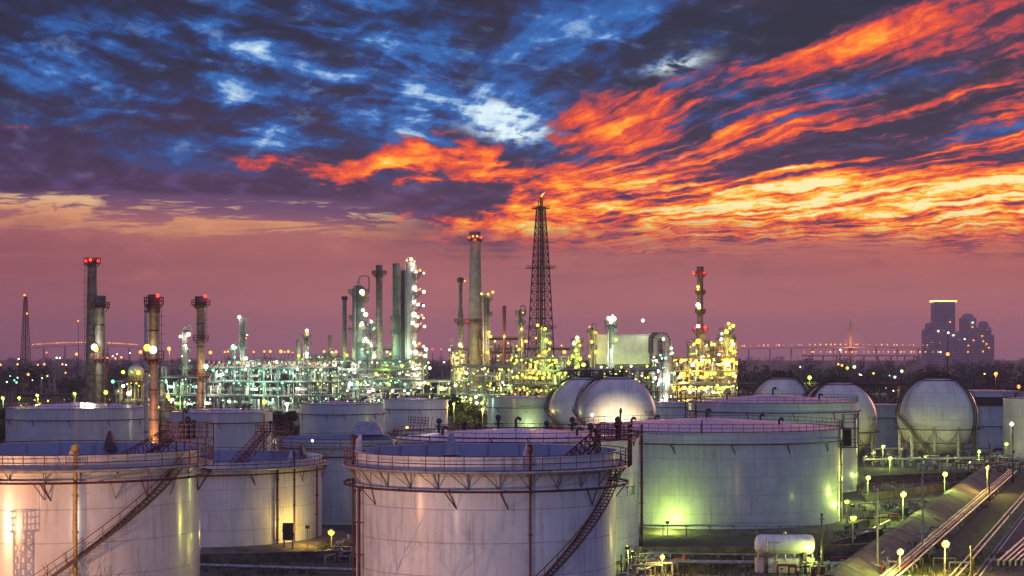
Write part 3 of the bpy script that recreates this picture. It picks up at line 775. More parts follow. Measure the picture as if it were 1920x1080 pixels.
def stack(name, label, cat, px, D, top, base, prof, mat, plats=(), lamps=(), lights=(), lad=None, bands=0, mouth=None, group=None):
    """prof: (row, width px) from top to base; plats: (row, extra m, mat); lamps: (row, dx px, colour, radius m)"""
    t = thing(name, label, cat, (X(px, D), D, 0), 0, group); k = D / F
    pr = sorted([(Z(y, D), w * k / 2) for (y, w) in prof]); pr = [(r, z) for (z, r) in pr]
    pr = [(pr[0][0], 0.0)] + pr
    b = MB(); b.lathe(pr, 24); zt = pr[-1][1]; rt = pr[-1][0]
    b.lathe([(rt, zt), (rt * .86, zt), (rt * .86, zt - 3), (0.01, zt - 3.0)], 24)
    def rad(z):
        for i in range(len(pr) - 1):
            if pr[i][1] <= z <= pr[i + 1][1]:
                f = (z - pr[i][1]) / max(1e-6, pr[i + 1][1] - pr[i][1]); return pr[i][0] + (pr[i + 1][0] - pr[i][0]) * f
        return rt
    b.build('shaft', M[mat], t)
    if bands:
        c = MB(); z = zt - 1.0
        while z > 2: c.lathe([(rad(z) + .02, z - .12), (rad(z) + .09, z), (rad(z) + .02, z + .12)], 24); z -= bands
        c.build('stiffening_rings', M['dark'], t)
    if mouth:
        c = MB(); c.lathe([(rt + .02, zt - mouth), (rt + .14, zt - mouth), (rt + .14, zt + .05), (rt * .84, zt + .05), (rt * .84, zt - 2)], 24)
        c.build('mouth', M['stack'], t)
    for p in plats:
        z = Z(p[0], D); platform(t, rad(z), z, p[1], mat=p[2] if len(p) > 2 else 'red', th=.07 * max(1, D / 500))
    if lad: ladder(t, rad(6), lad[0], Z(lad[2], D), Z(lad[1], D))
    for (y, dx, c, r) in lamps:
        z = Z(y, D); x = dx * k; d = -(rad(z) + .8) if abs(x) < rad(z) * 1.3 else -.3
        bulb(t, (x, d, z), c, r, 'lamp')
    for (y, dx, dy, c, W) in lights: light(t, (dx * k, dy, Z(y, D)), c, W * .45, .5)
    return t
GS = 'chimneys and columns of the refinery'
stack('chimney_stack', 'tallest stack on the left, dark, with three red lamps on its rim', 'chimney', 173, 450, 485, 745,
      [(485, 17), (491, 17), (620, 21), (745, 23)], 'stack', [(493, .9, 'red')],
      [(489, -12, 'red', .55), (488, 0, 'red', .55), (489, 12, 'red', .55)], [(487, 0, -2.5, 'red', 500)], lad=(-1.9, 495, 700), bands=9, mouth=1.2)
stack('chimney_stack', 'shorter dark-capped stack in front of the tallest left one, white floodlight halfway', 'chimney', 187.5, 436, 555, 745,
      [(555, 20), (578, 20), (578.5, 18), (668, 19), (684, 16), (745, 17)], 'stack', [(576, 1.0), (672, 1.0)],
      [(651, -7, 'white', 1.1), (655, -4, 'yel', .8), (671, 14, 'or', .35)], [(655, -9, -5, 'white', 7000), (700, -12, -12, (1, .6, .4), 5000)], lad=(1.5, 680, 745), bands=6, mouth=3)
stack('vent_pipe', 'dark red vertical pipe beside the shorter left stack', 'pipe', 201, 436, 665, 745, [(665, 4), (745, 4)], 'red')
stack('chimney_stack', 'dark-capped stack glowing orange low down, rising between the two far left tanks', 'chimney', 288.5, 305, 553, 840,
      [(553, 20), (573, 20), (573.5, 18), (668, 18), (684, 16), (840, 16.5)], 'stackl', [(571, .7), (672, .9)],
      [(555, 11, 'red', .45), (652, -9, 'yel', .8), (656, 2, 'white', .9)], [(556, 14, -2, 'red', 250), (655, 0, -4.2, 'yel', 1000), (775, -9, -7, (1, .38, .14), 4500), (828, 8, -3.5, (1, .40, .08), 5000)], lad=(1.4, 580, 660), bands=5, mouth=3)
stack('vent_stack', 'thin blue grey pipe behind the orange lit stack', 'chimney', 274, 330, 573, 800, [(573, 7), (800, 8)], 'clad', bands=11)
stack('chimney_stack', 'dark-capped stack right of the orange lit one, lower shaft narrower and lit peach', 'chimney', 376.5, 470, 556, 757,
      [(556, 20), (572, 20), (572.5, 16), (637, 16), (641, 15), (757, 15)], 'stackl', [(571, 1.0), (637, .9), (705, 1.3)],
      [(556, 11, 'red', .6), (687, 10, 'white', .8)], [(557, 13, -2, 'red', 400), (745, -8, -9, (1, .42, .2), 8000), (690, 10, -4, 'yel', 2500)], lad=(1.3, 580, 634), bands=6, mouth=3)
stack('mast', 'slim lattice radio mast far off at the left edge', 'mast', 48, 1500, 555, 672, [(555, 2), (672, 3)], 'grey')
# columns
def column(label, px, D, top, base, w, mat='green', plats=(), lamps=(), lights=(), dome=True, neck=None, pipes=2, name='process_column', lmat='green', cat='column', taper=None):
    t = thing(name, label, cat, (X(px, D), D, 0), 0, GS); k = D / F; r = w * k / 2; zt = Z(top, D)
    segs = [(r, 0), (r, zt - (r if dome else 0))]
    if taper: segs = [(r, 0), (r, Z(taper[0], D)), (taper[1] * k / 2, Z(taper[0] - 6, D)), (taper[1] * k / 2, zt - (r * .5 if dome else 0))]
    rr = segs[-1][0]
    b = MB(); b.lathe(segs, 20)
    if dome: b.lathe([(rr * cos(q), segs[-1][1] + rr * .8 * sin(q)) for q in (0, .4, .8, 1.2, 1.56)], 20)
    else: b.lathe([(rr, zt), (rr * .8, zt), (rr * .8, zt - 2), (.01, zt - 2)], 20)
    b.build('shaft', M[mat], t)
    b = MB(); z = 3.0
    while z < zt - 2: b.lathe([(r + .02, z), (r + .1, z + .1), (r + .02, z + .2)] if (not taper or z < Z(taper[0], D)) else [(rr + .02, z), (rr + .08, z + .1), (rr + .02, z + .2)], 20); z += 4.3
    b.build('stiffening_rings', M['grey'], t)
    rnd = random.Random(int(px * 7 + top))
    for i in range(pipes):
        b = MB(); a = rnd.uniform(-1.2, 1.2) + (pi if i % 3 == 2 else 0); R2 = r + .35 + .1 * i; zt2 = zt - rnd.uniform(0, .5) * (zt - 10) * (i > 0)
        b.path([polar(R2, a, 0), polar(R2, a, zt2), polar(rr * .4, a, zt2 + .9), polar(rr * .3, a, zt2 - .5 if i else zt + .6)], .16 + .07 * (i == 0), 6)
        b.build('overhead_pipe', M['clad' if i % 2 == 0 else 'galv'], t)
    for (y, wd, a0, a1) in plats:
        z = Z(y, D); q = rr if (taper and z > Z(taper[0], D)) else r
        platform(t, q, z, wd, a0, a1, lmat, th=.10)
    if plats:
        ladder(t, rr, plats[0][2] + .5, Z(plats[-1][0], D), Z(plats[0][0], D))
    if neck:
        b = MB(); b.path([(0, 0, zt - .2), (0, 0, zt + neck), (neck * .4, 0, zt + neck * 1.3), (neck * 1.4, 0, zt + neck * 1.3), (neck * 1.7, 0, zt + neck), (neck * 1.7, 0, zt - 3)], .3, 8)
        b.build('overhead_bend', M['grey'], t)
    for (y, dx, c, q) in lamps:
        bulb(t, (dx * k, -(r + .9) if abs(dx * k) < r * 1.2 else -1.0, Z(y, D)), c, q, 'lamp')
    for (y, dx, dy, c, W) in lights: light(t, (dx * k, dy * .85, Z(y, D)), c, W * .34, .4)
    return t
P2 = 2 * pi
D0 = 800
column('slim column with a bright lamp cluster left of the narrow lit stack', 348, D0, 618, 740, 9, 'stack', [(655, 1.6, -1, 3), (690, 2, -1.5, 3)],
       [(631, -9, 'white', .9), (627, 6, 'white', 1.2), (648, 1, 'white', .8), (653, 4, 'mint', .6), (668, -5, 'white', .4), (676, 8, 'white', .4)], [(632, 0, -4, 'white', 5000), (655, 3, -5, 'white', 5000), (690, 4, -6, 'green', 4000)], neck=1.5)
column('slim green grey column topped by one bright white lamp at the left of the plant', 455, D0, 600, 740, 9, 'green', [(630, 1.5, 0, 3), (650, 1.6, -2, 1)],
       [(595, -5, 'white', 1.1), (628, 9, 'white', .5), (634, 7, 'or', .4), (672, 7, 'white', 1.0), (686, 10, 'white', 1.1)], [(597, -5, -3, 'white', 3500), (672, 8, -5, 'white', 7000)], neck=1)
column('short thin column with two white lamps just left of the slim green grey one', 438, D0, 648, 740, 6, 'green', [(655, 1.4, 0, P2)],
       [(649, 0, 'white', .9), (652, 5, 'white', .6), (670, 3, 'mint', .6)], [(652, 0, -4, 'mint', 5000)])
stack('vent_stack', 'short dark green pipe stack left of a lamp-topped column, near the plant middle', 'chimney', 559, D0, 636, 740, [(636, 8), (740, 8)], 'green', lamps=[(667, 2, 'yel', .9)], lights=[(667, 3, -4, 'yel', 3000)], group=GS)
column('thin column with a yellow white flare lamp on top, right of a short dark pipe', 574, D0, 622, 740, 7, 'green', [(632, 1.3, 0, P2), (645, 1.5, 0, 3)],
       [(620, 2, 'white', 1.0), (628, 3, 'or', .7), (663, 2, 'white', 1.0), (669, 2, 'white', .8)], [(622, 2, -3, 'yel', 3000), (664, 2, -4, 'white', 4500)])
stack('vent_stack', 'short dark stack with a railed collar, standing alone left of the tall columns', 'chimney', 619, D0, 628, 740, [(628, 8), (740, 7)], 'stack', [(667, 2.0, 'green')],
      [(661, 4, 'white', .6), (660, 11, 'or', .9), (659, -11, 'or', .5)], [(661, 10, -3, 'or', 2500)], bands=4, group=GS)
stack('vent_stack', 'thin ringed green stack just left of the wide column with a bent pipe on top', 'chimney', 646, D0, 558, 740, [(558, 8), (740, 9)], 'green', [(561, .3, 'dark')], [(666, 5, 'yg', .8)],
      [(666, 6, -4, 'yg', 4000)], bands=3.2, group=GS)
column('wide column with a bent pipe on top and lamps spilling down its right side', 673, D0, 532, 740, 25, 'green', [(548, 1.8, 0, P2), (562, 1.5, -.5, 2.5), (596, 1.4, -2.5, -.5), (620, 1.6, -2.5, -.3), (645, 1.6, 0, 3)],
       [(548, 7, 'white', 1.5), (553, 9, 'yel', .8), (582, 9, 'white', .9), (590, 14, 'white', 1.3), (600, 22, 'or', .6), (607, 7, 'white', 1.2), (611, 4, 'yel', .8), (616, 29, 'mint', .7),
        (636, 14, 'white', 1.0), (632, 20, 'white', .8), (641, 10, 'white', .7), (652, 18, 'or', .7), (655, 8, 'white', .7), (668, 28, 'white', 1.4), (676, 5, 'mint', .8)],
       [(549, 9, -5, 'white', 5000), (588, 14, -5, 'white', 6000), (610, 10, -6, 'white', 6000), (638, 14, -6, 'white', 7000), (665, 20, -8, 'mint', 7000)], neck=2.6, pipes=4, dome=True)
column('lamp-lit structure column at the right foot of the wide bent pipe column', 694, D0 - 8, 600, 740, 8, 'clad', [(606, 2, 0, P2), (622, 2.2, 0, P2), (640, 2.4, 0, P2), (657, 2.6, 0, P2)],
       [(603, 3, 'white', .7), (618, 6, 'mint', .6), (640, -4, 'white', .9), (648, 3, 'white', .7), (660, -4, 'mint', .6)], [(604, 4, -4, 'white', 3000), (645, 4, -4, 'white', 4500)])
stack('chimney_stack', 'dark stack with a wide basket near its top, left of the brightest tower', 'chimney', 711, D0, 497, 740, [(497, 13), (560, 12), (740, 13)], 'stack', [(513, 1.7, 'dark')], [], [(655, 6, -6, 'mint', 6000)], bands=3.4, group=GS)
stack('chimney_stack', 'plain grey green stack touching the brightest lit tower on its left', 'chimney', 743, D0, 494, 740, [(494, 14), (740, 14)], 'green', [(598, .8, 'green'), (624, .8, 'green')], [], [(650, -12, -7, 'yg', 6000)], bands=5, group=GS)
lv = [(513, 10), (548, 11), (574, 11), (597, 12), (613, 11), (650, 10), (668, 14)]
column('brightest tower, ringed by lit platforms one above another under a red and white dome', 771, D0, 486, 740, 21, 'clad',
       [(y, 2.6, .2, 2.9) for (y, _) in lv], [(y - 4 + ((i * 5 + j * 3) % 5 - 2) * 1.6, d + 6.0 * j - 7 + (i * 7 + j * 5) % 4, c, q * (.7 + ((i * 3 + j * 7) % 5) * .14)) for i, (y, d) in enumerate(lv) for j, (c, q) in enumerate((('white', 1.2), ('white', .9), ('or', .7), ('white', .8)))]
       + [(489, -7, 'or', .7), (487, 1, 'white', 1.0), (491, 7, 'or', .7), (660, -2, 'white', 1.3), (655, 28, 'white', 1.1), (661, 10, 'white', 1.2), (497, 5, 'white', .7)],
       [(y - 5, 14, -5, 'white', 4200) for (y, _) in lv] + [(489, 2, -6, (1, .6, .4), 4000), (660, -14, -7, 'mint', 6000)], pipes=4, lmat='red')
column('green grey column in the shadow of the brightest tower, lower and darker', 757, D0 + 6, 505, 740, 9, 'green', [(560, 1, 0, P2), (620, 1, 0, P2)], [], [], pipes=3)
stack('chimney_stack', 'slender dark stack with a stepped base left of the big concrete stack', 'chimney', 863.5, D0, 520, 740, [(520, 7), (578, 7), (590, 11), (740, 13)], 'stack', [(527, .7, 'dark'), (603, 1.4, 'dark')],
      [(527, 8, 'or', .6), (646, -1, 'white', 1.0), (650, 3, 'yel', .6), (667, 5, 'yg', 1.0), (676, 1, 'white', .8)], [(648, 0, -4, 'yel', 5000), (670, 4, -5, 'yg', 5000)], bands=4, group=GS)
stack('chimney_stack', 'big pale concrete stack with a ring of red lamps near its top', 'chimney', 891, D0 + 20, 435, 740, [(435, 21), (452, 20), (560, 24), (740, 29)], 'conc', [(449, 1.0, 'dark'), (604, 1.6, 'dark')],
      [(446, -11, 'red', .9), (444, -4, 'or', .7), (444, 4, 'or', .7), (446, 11, 'red', .9), (450, 0, 'red', .7), (602, -17, 'red', 1.0), (602, 18, 'red', 1.0)],
      [(445, 0, -6, 'red', 1500), (603, -15, -5, 'red', 400), (603, 15, -5, 'red', 400), (690, -20, -25, 'yel', 26000), (640, 22, -28, (1, .85, .6), 9000)], lad=(.55, 455, 690), mouth=4, group=GS)
column('dark column with two lamps on its head, right against the big concrete stack', 912, D0, 552, 740, 12, 'stack', [(560, 1.5, 0, P2), (590, 1.2, 0, 3)],
       [(551, -9, 'yg', .6), (548, 12, 'or', .9), (552, 3, 'yg', .5), (623, 5, 'yel', .8), (631, 8, 'yel', .8), (661, 2, 'yel', .9)], [(552, 4, -3, 'yel', 2500), (625, 5, -4, 'yel', 3500), (660, 4, -5, 'yel', 4000)], neck=.8)
stack('vent_stack', 'thin red brown pipe stack between the concrete stack and the flare tower', 'chimney', 945.5, D0, 573, 740, [(573, 7), (610, 6), (740, 7)], 'red', lamps=[(631, 0, 'yel', .7)], lights=[(632, 3, -3, 'yel', 2500)], group=GS)
column('dark knobbly column touching the flare tower on its left', 976, D0, 580, 740, 9, 'stack', [(588, 1.4, 0, P2), (606, 1.2, 0, P2), (630, 1.3, 0, 3)],
       [(586, 4, 'yel', .5), (617, 2, 'yg', .7), (640, 10, 'yel', .9), (655, -3, 'yel', .8)], [(618, 2, -3, 'yel', 2000), (645, 8, -4, 'yel', 4500)], neck=1.2)
column('stout lit column in front of the flare tower foot', 1019, D0 - 20, 615, 740, 10, 'clad', [(622, 2, 0, P2), (640, 2, 0, P2), (660, 2.4, 0, P2), (680, 3, 0, P2)],
       [(610, -11, 'yel', .9), (617, 3, 'yg', .9), (634, -14, 'yel', .6), (638, 5, 'yg', 1.1), (643, 12, 'yel', .8), (660, 2, 'yg', 1.0), (668, -8, 'yel', 1.0), (675, 10, 'yg', 1.2), (655, 11, 'yel', .7)],
       [(612, -4, -4, 'yel', 4000), (640, 4, -5, 'yg', 6000), (668, 0, -6, 'yel', 7000)])
column('low lamp-covered column just left of the cream box building', 1082, D0, 632, 740, 9, 'clad', [(640, 1.8, 0, P2), (655, 2.2, 0, P2), (672, 2.6, 0, P2)],
       [(633, 0, 'white', 1.0), (644, -6, 'white', 1.0), (648, 5, 'yel', .7), (657, -2, 'yg', 1.0), (668, -9, 'yg', 1.0), (672, 5, 'yel', 1.2), (680, -16, 'yg', 1.1), (684, 12, 'yg', 1.2), (690, -2, 'yel', 1.2)],
       [(640, 0, -4, 'yel', 4500), (665, -3, -6, 'yg', 7000), (686, 4, -8, 'yg', 8000)])
column('thin dark column with small lamps standing at the left corner of the cream box', 1110, D0 - 10, 613, 740, 8, 'stack', [(624, 1.5, 0, P2), (652, 1.5, 0, P2)],
       [(613, -5, 'or', .5), (624, 7, 'or', .9), (641, -1, 'yel', .9), (660, 7, 'yel', .9), (668, -5, 'yel', .7)], [(626, 4, -4, 'yel', 2500), (660, 5, -5, 'yel', 3500)], neck=1)
column('column crowned by a dazzling white lamp cluster in front of the cream box', 1146, D0 - 40, 606, 740, 12, 'green', [(607, 1.6, 0, P2), (618, 1.3, 0, P2), (645, 1.6, 0, 3)],
       [(597, -5, 'white', 1.2), (598, 4, 'white', 1.5), (603, -1, 'white', 1.2), (593, 2, 'white', .8), (637, 9, 'yg', .8)], [(598, 0, -4, 'white', 7000), (637, 9, -3, 'yg', 2500)], pipes=4)
stack('chimney_stack', 'slim dark stack with red beacons rising from the yellow lit process unit', 'chimney', 1313, D0, 500, 740, [(500, 12), (512, 11), (600, 11), (622, 14), (740, 15)], 'stack',
      [(514, 1.4, 'red'), (549, 1.0, 'dark'), (585, 1.0, 'dark'), (620, 1.8, 'red')],
      [(512, -12, 'red', 1.0), (512, 8, 'red', 1.0), (538, -5, 'yel', .9), (543, -5, 'or', .8), (572, -5, 'white', 1.4), (577, -3, 'yel', 1.1), (612, -5, 'white', 1.2), (616, -11, 'red', .8), (614, 8, 'red', .9), (619, 11, 'red', .7), (640, -5, 'yel', 1.5), (672, 3, 'white', 1.6)],
      [(513, 0, -4, 'red', 1200), (540, -7, -3, 'yel', 1800), (574, -7, -3.5, 'yel', 3000), (615, 2, -5, 'red', 1500), (645, 0, -6, 'yel', 7000)], bands=5, mouth=2.5, group=GS)
column('tallest yellow lit column on the right side of the yellow process unit', 1362, D0, 614, 740, 12, 'clad', [(620, 1.8, 0, P2), (632, 2, 0, P2), (650, 2, 0, P2), (672, 2, 0, P2)],
       [(607, 3, 'yel', .9), (611, 12, 'yel', 1.1), (614, 5, 'or', .8), (622, -1, 'yel', 1.3), (626, -9, 'white', .8), (636, -10, 'white', .9), (640, 10, 'yel', 1.0), (646, 12, 'white', 1.0), (655, 7, 'yel', 1.1), (660, 15, 'yel', 1.0), (674, 12, 'yel', .9), (682, -7, 'or', 1.2), (694, 2, 'yel', 1.2), (700, 12, 'yel', 1.1), (716, 2, 'yel', .9)],
       [(615, 5, -4, 'yel', 5000), (640, 4, -5, 'yel', 6000), (660, 5, -6, 'yel', 7000), (695, 0, -8, 'or', 8000)], pipes=4)
column('stub column behind the yellow unit with a flat yellow lit header', 1335, D0 + 8, 645, 740, 9, 'stack', [(650, 2.2, 0, P2)], [(645, -3, 'yel', .9), (646, 4, 'yel', .9)], [(646, 0, -4, 'yel', 4000)])

# flare tower
FD = 850
ft = thing('flare_tower', 'tall tapering lattice tower with a burning flare at its tip', 'flare tower', (X(1014, FD), FD, 0), 0.42)
kz = FD / F
b = MB(); zt = Z(388, FD); zb = 0.0
def fw(z):
    y = HZ - (z - CH) / kz
    pts = [(388, 15), (470, 27), (560, 37), (600, 41), (660, 47), (760, 58)]
    for i in range(5):
        if y <= pts[i + 1][0] or i == 4: return (pts[i][1] + (pts[i + 1][1] - pts[i][1]) * (y - pts[i][0]) / (pts[i + 1][0] - pts[i][0])) * kz / 2 * .78
levels = []; z = zt
while z > 0: levels.append(z); z -= max(3.2, fw(z) * 1.15)
levels.append(0)
for i in range(len(levels) - 1):
    z1, z0 = levels[i], levels[i + 1]; w1, w0 = fw(z1), fw(z0)
    c1 = [(-w1, -w1), (w1, -w1), (w1, w1), (-w1, w1)]; c0 = [(-w0, -w0), (w0, -w0), (w0, w0), (-w0, w0)]
    for q in range(4):
        p = (q + 1) % 4
        b.tube((*c1[q], z1), (*c0[q], z0), .30, 4)
        b.tube((*c1[q], z1), (*c1[p], z1), .20, 4)
        b.tube((*c1[q], z1), (*c0[p], z0), .15, 4); b.tube((*c1[p], z1), (*c0[q], z0), .15, 4)
b.build('lattice_frame', M['dark'], ft)
for (y, e) in ((391, 1.6), (503, 2.2), (615, 1.2)):
    b = MB(); z = Z(y, FD); w = fw(z) + e
    for s in (-1, 1):
        b.box((0, s * w, z), (2 * w + .5, .9, .22)); b.box((s * w, 0, z + .004), (.9, 2 * w - .95, .22))
        for h in (.6, 1.2): b.tube((-w, s * w, z + h), (w, s * w, z + h), .07, 4); b.tube((s * w, -w, z + h), (s * w, w, z + h), .07, 4)
    for k in range(-3, 4):
        for s in (-1, 1): b.tube((w * k / 3, s * w, z), (w * k / 3, s * w, z + 1.2), .07, 4)
    b.build('gallery', M['red' if y == 391 else 'dark'], ft)
for (dx, dy, h, r) in ((0, 0, 4.6, .45), (-.9, .5, 3.2, .22), (1.0, .4, 2.6, .2), (.5, -.9, 3.6, .22)):
    b = MB(); b.tube((dx, dy, 0), (dx, dy, zt + h), r, 10); b.tube((dx, dy, zt + h - .8), (dx, dy, zt + h), r * 1.5, 10); b.build('flare_pipe', M['red' if h > 4 else 'dark'], ft)
b = MB(); pr = []
for i in range(15):
    f = i / 14; pr.append((.55 * (sin(pi * f) ** .7) * (1 - f * .55) + .02, f * 4.2))
b.lathe(pr, 12)
b.v = [(x + .30 * (z ** 1.35), y, z * .62 + .12 * sin(z * 3)) for (x, y, z) in b.v]
b.build('flame', M['e_flame'], ft, (0, 0, zt + 4.4))
light(ft, (1, -1.5, zt + 6.5), (1, .4, .1), 9000, .6)

# cream box building on legs and the bent ducts beside it
bd = thing('box_building', 'cream windowless box raised on dark steel legs behind the spheres', 'building', (X(1169, 790), 790, 0))
k = 790 / F
b = MB(); w = 98 * k; z1, z0 = Z(628, 790), Z(683, 790); b.box((0, 6, (z0 + z1) / 2), (w, 12, z1 - z0)); b.build('wall', M['panel'], bd)
b = MB(); b.box((w * .5 + 2.4, 6, (z0 + z1) / 2 + .3), (4.7, 12, z1 - z0 - .4)); b.build('side_bay', M['dark'], bd)
b = MB(); b.box((1.5, 6, z1 + .16), (w + 4, 12.6, .3)); b.build('roof_edge', M['grey'], bd)
b = MB(); b.box((2, 6, z0 - 1.1), (w + 7, 12.4, 1.6))
for i in range(9):
    x = -w / 2 + w * i / 8
    for y in (.5, 11.5): b.box((x, y, (z0 - 1.9) / 2), (.5, .5, z0 - 1.9))
    if i < 8: b.tube((x, .3, 1), (x + w / 8, .3, z0 - 2), .15, 4)
b.build('support_frame', M['dark'], bd)
for i, (dx, y0) in enumerate(((36, 601), (-4, 690), (14, 690), (-30, 690), (-42, 690), (44, 690))):
    bulb(bd, (dx * k, -.8, Z(y0, 790) if i == 0 else Z(y0, 790) + (i % 3) * .4), 'white' if i % 2 == 0 else 'yg', 1.0 if i == 0 else .7, 'lamp')
for dx in (-35, -10, 15, 40): light(bd, (dx * k, -3.0, 12.5), 'yg', 2500, .5)
light(bd, (-10 * k, -40, 24), (1, .95, .7), 24000, 1); light(bd, (36 * k, -2.5, z1 + 3), 'white', 2500, .5)
for j, (px, top, col, rr) in enumerate(((1237, 628, 'dark', 1.5), (1252, 632, 'stackl', 2.0))):
    t = thing('bent_duct', ['dark vertical duct with a bent head at the right end of the cream box', 'pale bent duct curving over just right of the dark one'][j], 'duct', (X(px, 780), 780, 0), 0, GS)
    b = MB(); zt2 = Z(top + 8, 780); b.tube((0, 0, 0), (0, 0, zt2), rr * .8, 12)
    arc = [(0, 0, zt2)] + [(-rr * 1.3 + rr * 1.3 * cos(q), 0, zt2 + rr * 1.3 * sin(q)) for q in (.4, .8, 1.2, 1.57, 1.9, 2.3, 2.7, 3.14)]
    b.path(arc, rr * .8, 12); b.tube(arc[-1], (arc[-1][0], 0, zt2 - 6), rr * .7, 12); b.build('duct', M[col], t)
    c = MB()
    for z in range(4, int(zt2), 4): c.slab(rr * .8, rr * .8 + .5, z, z + .25, 16)
    c.build('flange', M['grey'], t)
    bulb(t, (6 * k, -2, zt2 - 3 * j), 'white', .8, 'lamp'); light(t, (0, -6, 15), 'white', 1500, .5)

# ------------------------------------------------------------------ pipe racks and process structures
def rack(label, x0, x1, top, D, depth, nlev, lampc, seed, name='pipe_rack', nl=22, fill=1.0, W=4200, mats=('green', 'clad', 'galv'), bay=6.0, base=0.0, rlo=.45, rhi=.95, jag=0):
    rnd = random.Random(seed); t = thing(name, label, 'pipe rack', (X((x0 + x1) / 2, D), D, 0), 0, 'pipe racks of the refinery')
    w = (x1 - x0) / F * D; H = Z(top, D); nb = max(2, int(w / bay)); bx = w / nb; lh = (H - base) / nlev
    b = MB()
    for i in range(nb + 1):
        x = -w / 2 + i * bx; hh = H - (rnd.random() * jag if jag else 0)
        for y in (0, depth): b.box((x, y, hh / 2), (.38, .38, hh))
    for l in range(1, nlev + 1):
        z = base + lh * l
        for y in (0, depth): b.box((0, y + .003 * l, z - .2), (w + .38, .26, .42))
        for i in range(nb + 1): b.box((-w / 2 + i * bx, depth / 2, z - .25), (.26, depth - .3, .36))
        for i in range(nb):
            if rnd.random() < .45:
                x = -w / 2 + i * bx; b.tube((x, -.1, z - lh + .2), (x + bx, -.1, z - .3), .13, 4)
                if rnd.random() < .5: b.tube((x + bx, -.1, z - lh + .2), (x, -.1, z - .3), .13, 4)
    b.build('frame', M[mats[0]], t)
    for l in range(1, nlev + 1):
        z = base + lh * l
        n = rnd.randint(3, 5)
        for i in range(n):
            r = rnd.uniform(.12, .42); y = .6 + (depth - 1.2) * i / n; a, e = sorted((rnd.uniform(-w / 2, w / 2), rnd.uniform(-w / 2, w / 2)))
            if rnd.random() < .6: a = -w / 2
            if rnd.random() < .6: e = w / 2
            if e - a < bx * 2: e = min(w / 2, a + 3 * bx)
            p = MB(); p.tube((a, y, z + r + .02), (e, y, z + r + .02), r, 8)
            if rnd.random() < .6: p.tube((e, y, z + r), (e, y, z + r - lh * .8), r, 8)
            if rnd.random() < .4: p.tube((a, y, z + r), (a, y, z + r + lh * .6), r, 8)
            p.build('pipe', M[rnd.choice(mats[1:])], t)
    # clutter of risers, valves and small vessels between the frames
    c = MB(); rd = MB()
    for i in range(int(w * nlev * 1.1 * fill)):
        x = rnd.uniform(-w / 2, w / 2); y = rnd.uniform(-.3, depth * .8); l = rnd.randint(0, nlev - 1); z = base + lh * l
        q = rnd.random()
        if q < .45: c.tube((x, y, z), (x, y, z + lh * rnd.uniform(.5, 1.0)), rnd.uniform(.07, .2), 5)
        elif q < .62: c.path([(x, y, z + .2), (x, y, z + lh * .6), (x + rnd.uniform(-1.6, 1.6), y, z + lh * .6), (x + rnd.uniform(-1.6, 1.6), y, z + .2)], rnd.uniform(.08, .15), 5)
        elif q < .8: v = MB(); v.tube((x - rnd.uniform(.8, 2), y, z + lh * .45), (x + rnd.uniform(.8, 2), y, z + lh * .45), rnd.uniform(.4, .95), 8); v.build('vessel', M['clad'], t)
        elif q < .9: v = MB(); v.tube((x, y, z + .1), (x, y, z + lh * .75), rnd.uniform(.4, .9), 8); v.build('vessel', M['clad'], t)
        else:
            rd.box((x, y, z + lh * .4), (rnd.uniform(.6, 1.8), .8, rnd.uniform(.5, 1.3)))
    c.build('riser_pipes', M[mats[1]], t); rd.build('red_fittings', M['redb'], t)
    h = MB()
    for x in [(-w / 2) + w * i / (nb * 2) for i in range(nb * 2 + 1)]: h.tube((x, -.2, H), (x, -.2, H + 1.1), .08, 4)
    for q in (.55, 1.1): h.tube((-w / 2, -.2, H + q), (w / 2, -.2, H + q), .08, 4)
    h.build('handrail', M[mats[0]], t)
    nl = int(nl * 1.6)
    for i in range(nl):
        x = -w / 2 + w * (i + rnd.random()) / nl; l = rnd.randint(1, nlev); z = base + lh * (l - rnd.uniform(.05, .55)); col = rnd.choice(lampc)
        bulb(t, (x, -.6 - rnd.random() * .4, z), col, rnd.choice((.24, .3, .4, .5, .62, .85)) * rhi, 'lamp')
    m = max(2, int(w / 11))
    for i in range(m):
        for l in range(nlev if nlev < 4 else 3):
            if rnd.random() < .75:
                light(t, (-w / 2 + w * (i + rnd.random()) / m, rnd.uniform(-3.5, 1.2), base + lh * (l + .5) * (nlev / min(nlev, 3))), rnd.choice(lampc), W * .66 * rnd.uniform(.5, 1.4), .5)
    return t
wm_ = ('white', 'mint', 'green', 'mint', 'white'); ym_ = ('yel', 'yg', 'yel', 'white'); gm_ = ('green', 'white', 'yg', 'mint')
rack('long green lit pipe rack left of the tall columns, cooler bank on its deck', 385, 632, 690, D0 - 25, 10, 3, wm_, 11, nl=34, W=3800)
rack('raised pipe bridge with lamps along its top, behind the long green rack', 415, 645, 677, D0 + 20, 6, 2, wm_, 12, nl=24, base=14, W=3500, fill=.7)
rack('green steel rack packed with lit pipes between two left stacks', 300, 376, 708, D0 - 60, 8, 2, gm_, 13, nl=16, W=3800)
rack('yellow lit pipe deck at the far left of the plant, around the lit drum', 214, 300, 716, 640, 8, 2, ('yg', 'yel', 'white'), 14, nl=13, W=2600)
rack('four storey green frame full of lit equipment under the tall columns', 640, 792, 676, D0 - 15, 12, 5, ('white', 'mint', 'yg', 'white'), 15, name='process_structure', nl=56, W=4200, fill=1.6, jag=1.5)
rack('low white lit equipment row right of the four storey frame', 792, 868, 716, D0 - 10, 10, 2, ('white', 'yg', 'white', 'mint'), 16, nl=16, W=3200)
rack('yellow green lit structure around the foot of the concrete stack', 850, 962, 688, D0 - 30, 10, 3, ('yg', 'yel', 'green', 'white'), 17, name='process_structure', nl=34, W=4200, fill=1.3, jag=2)
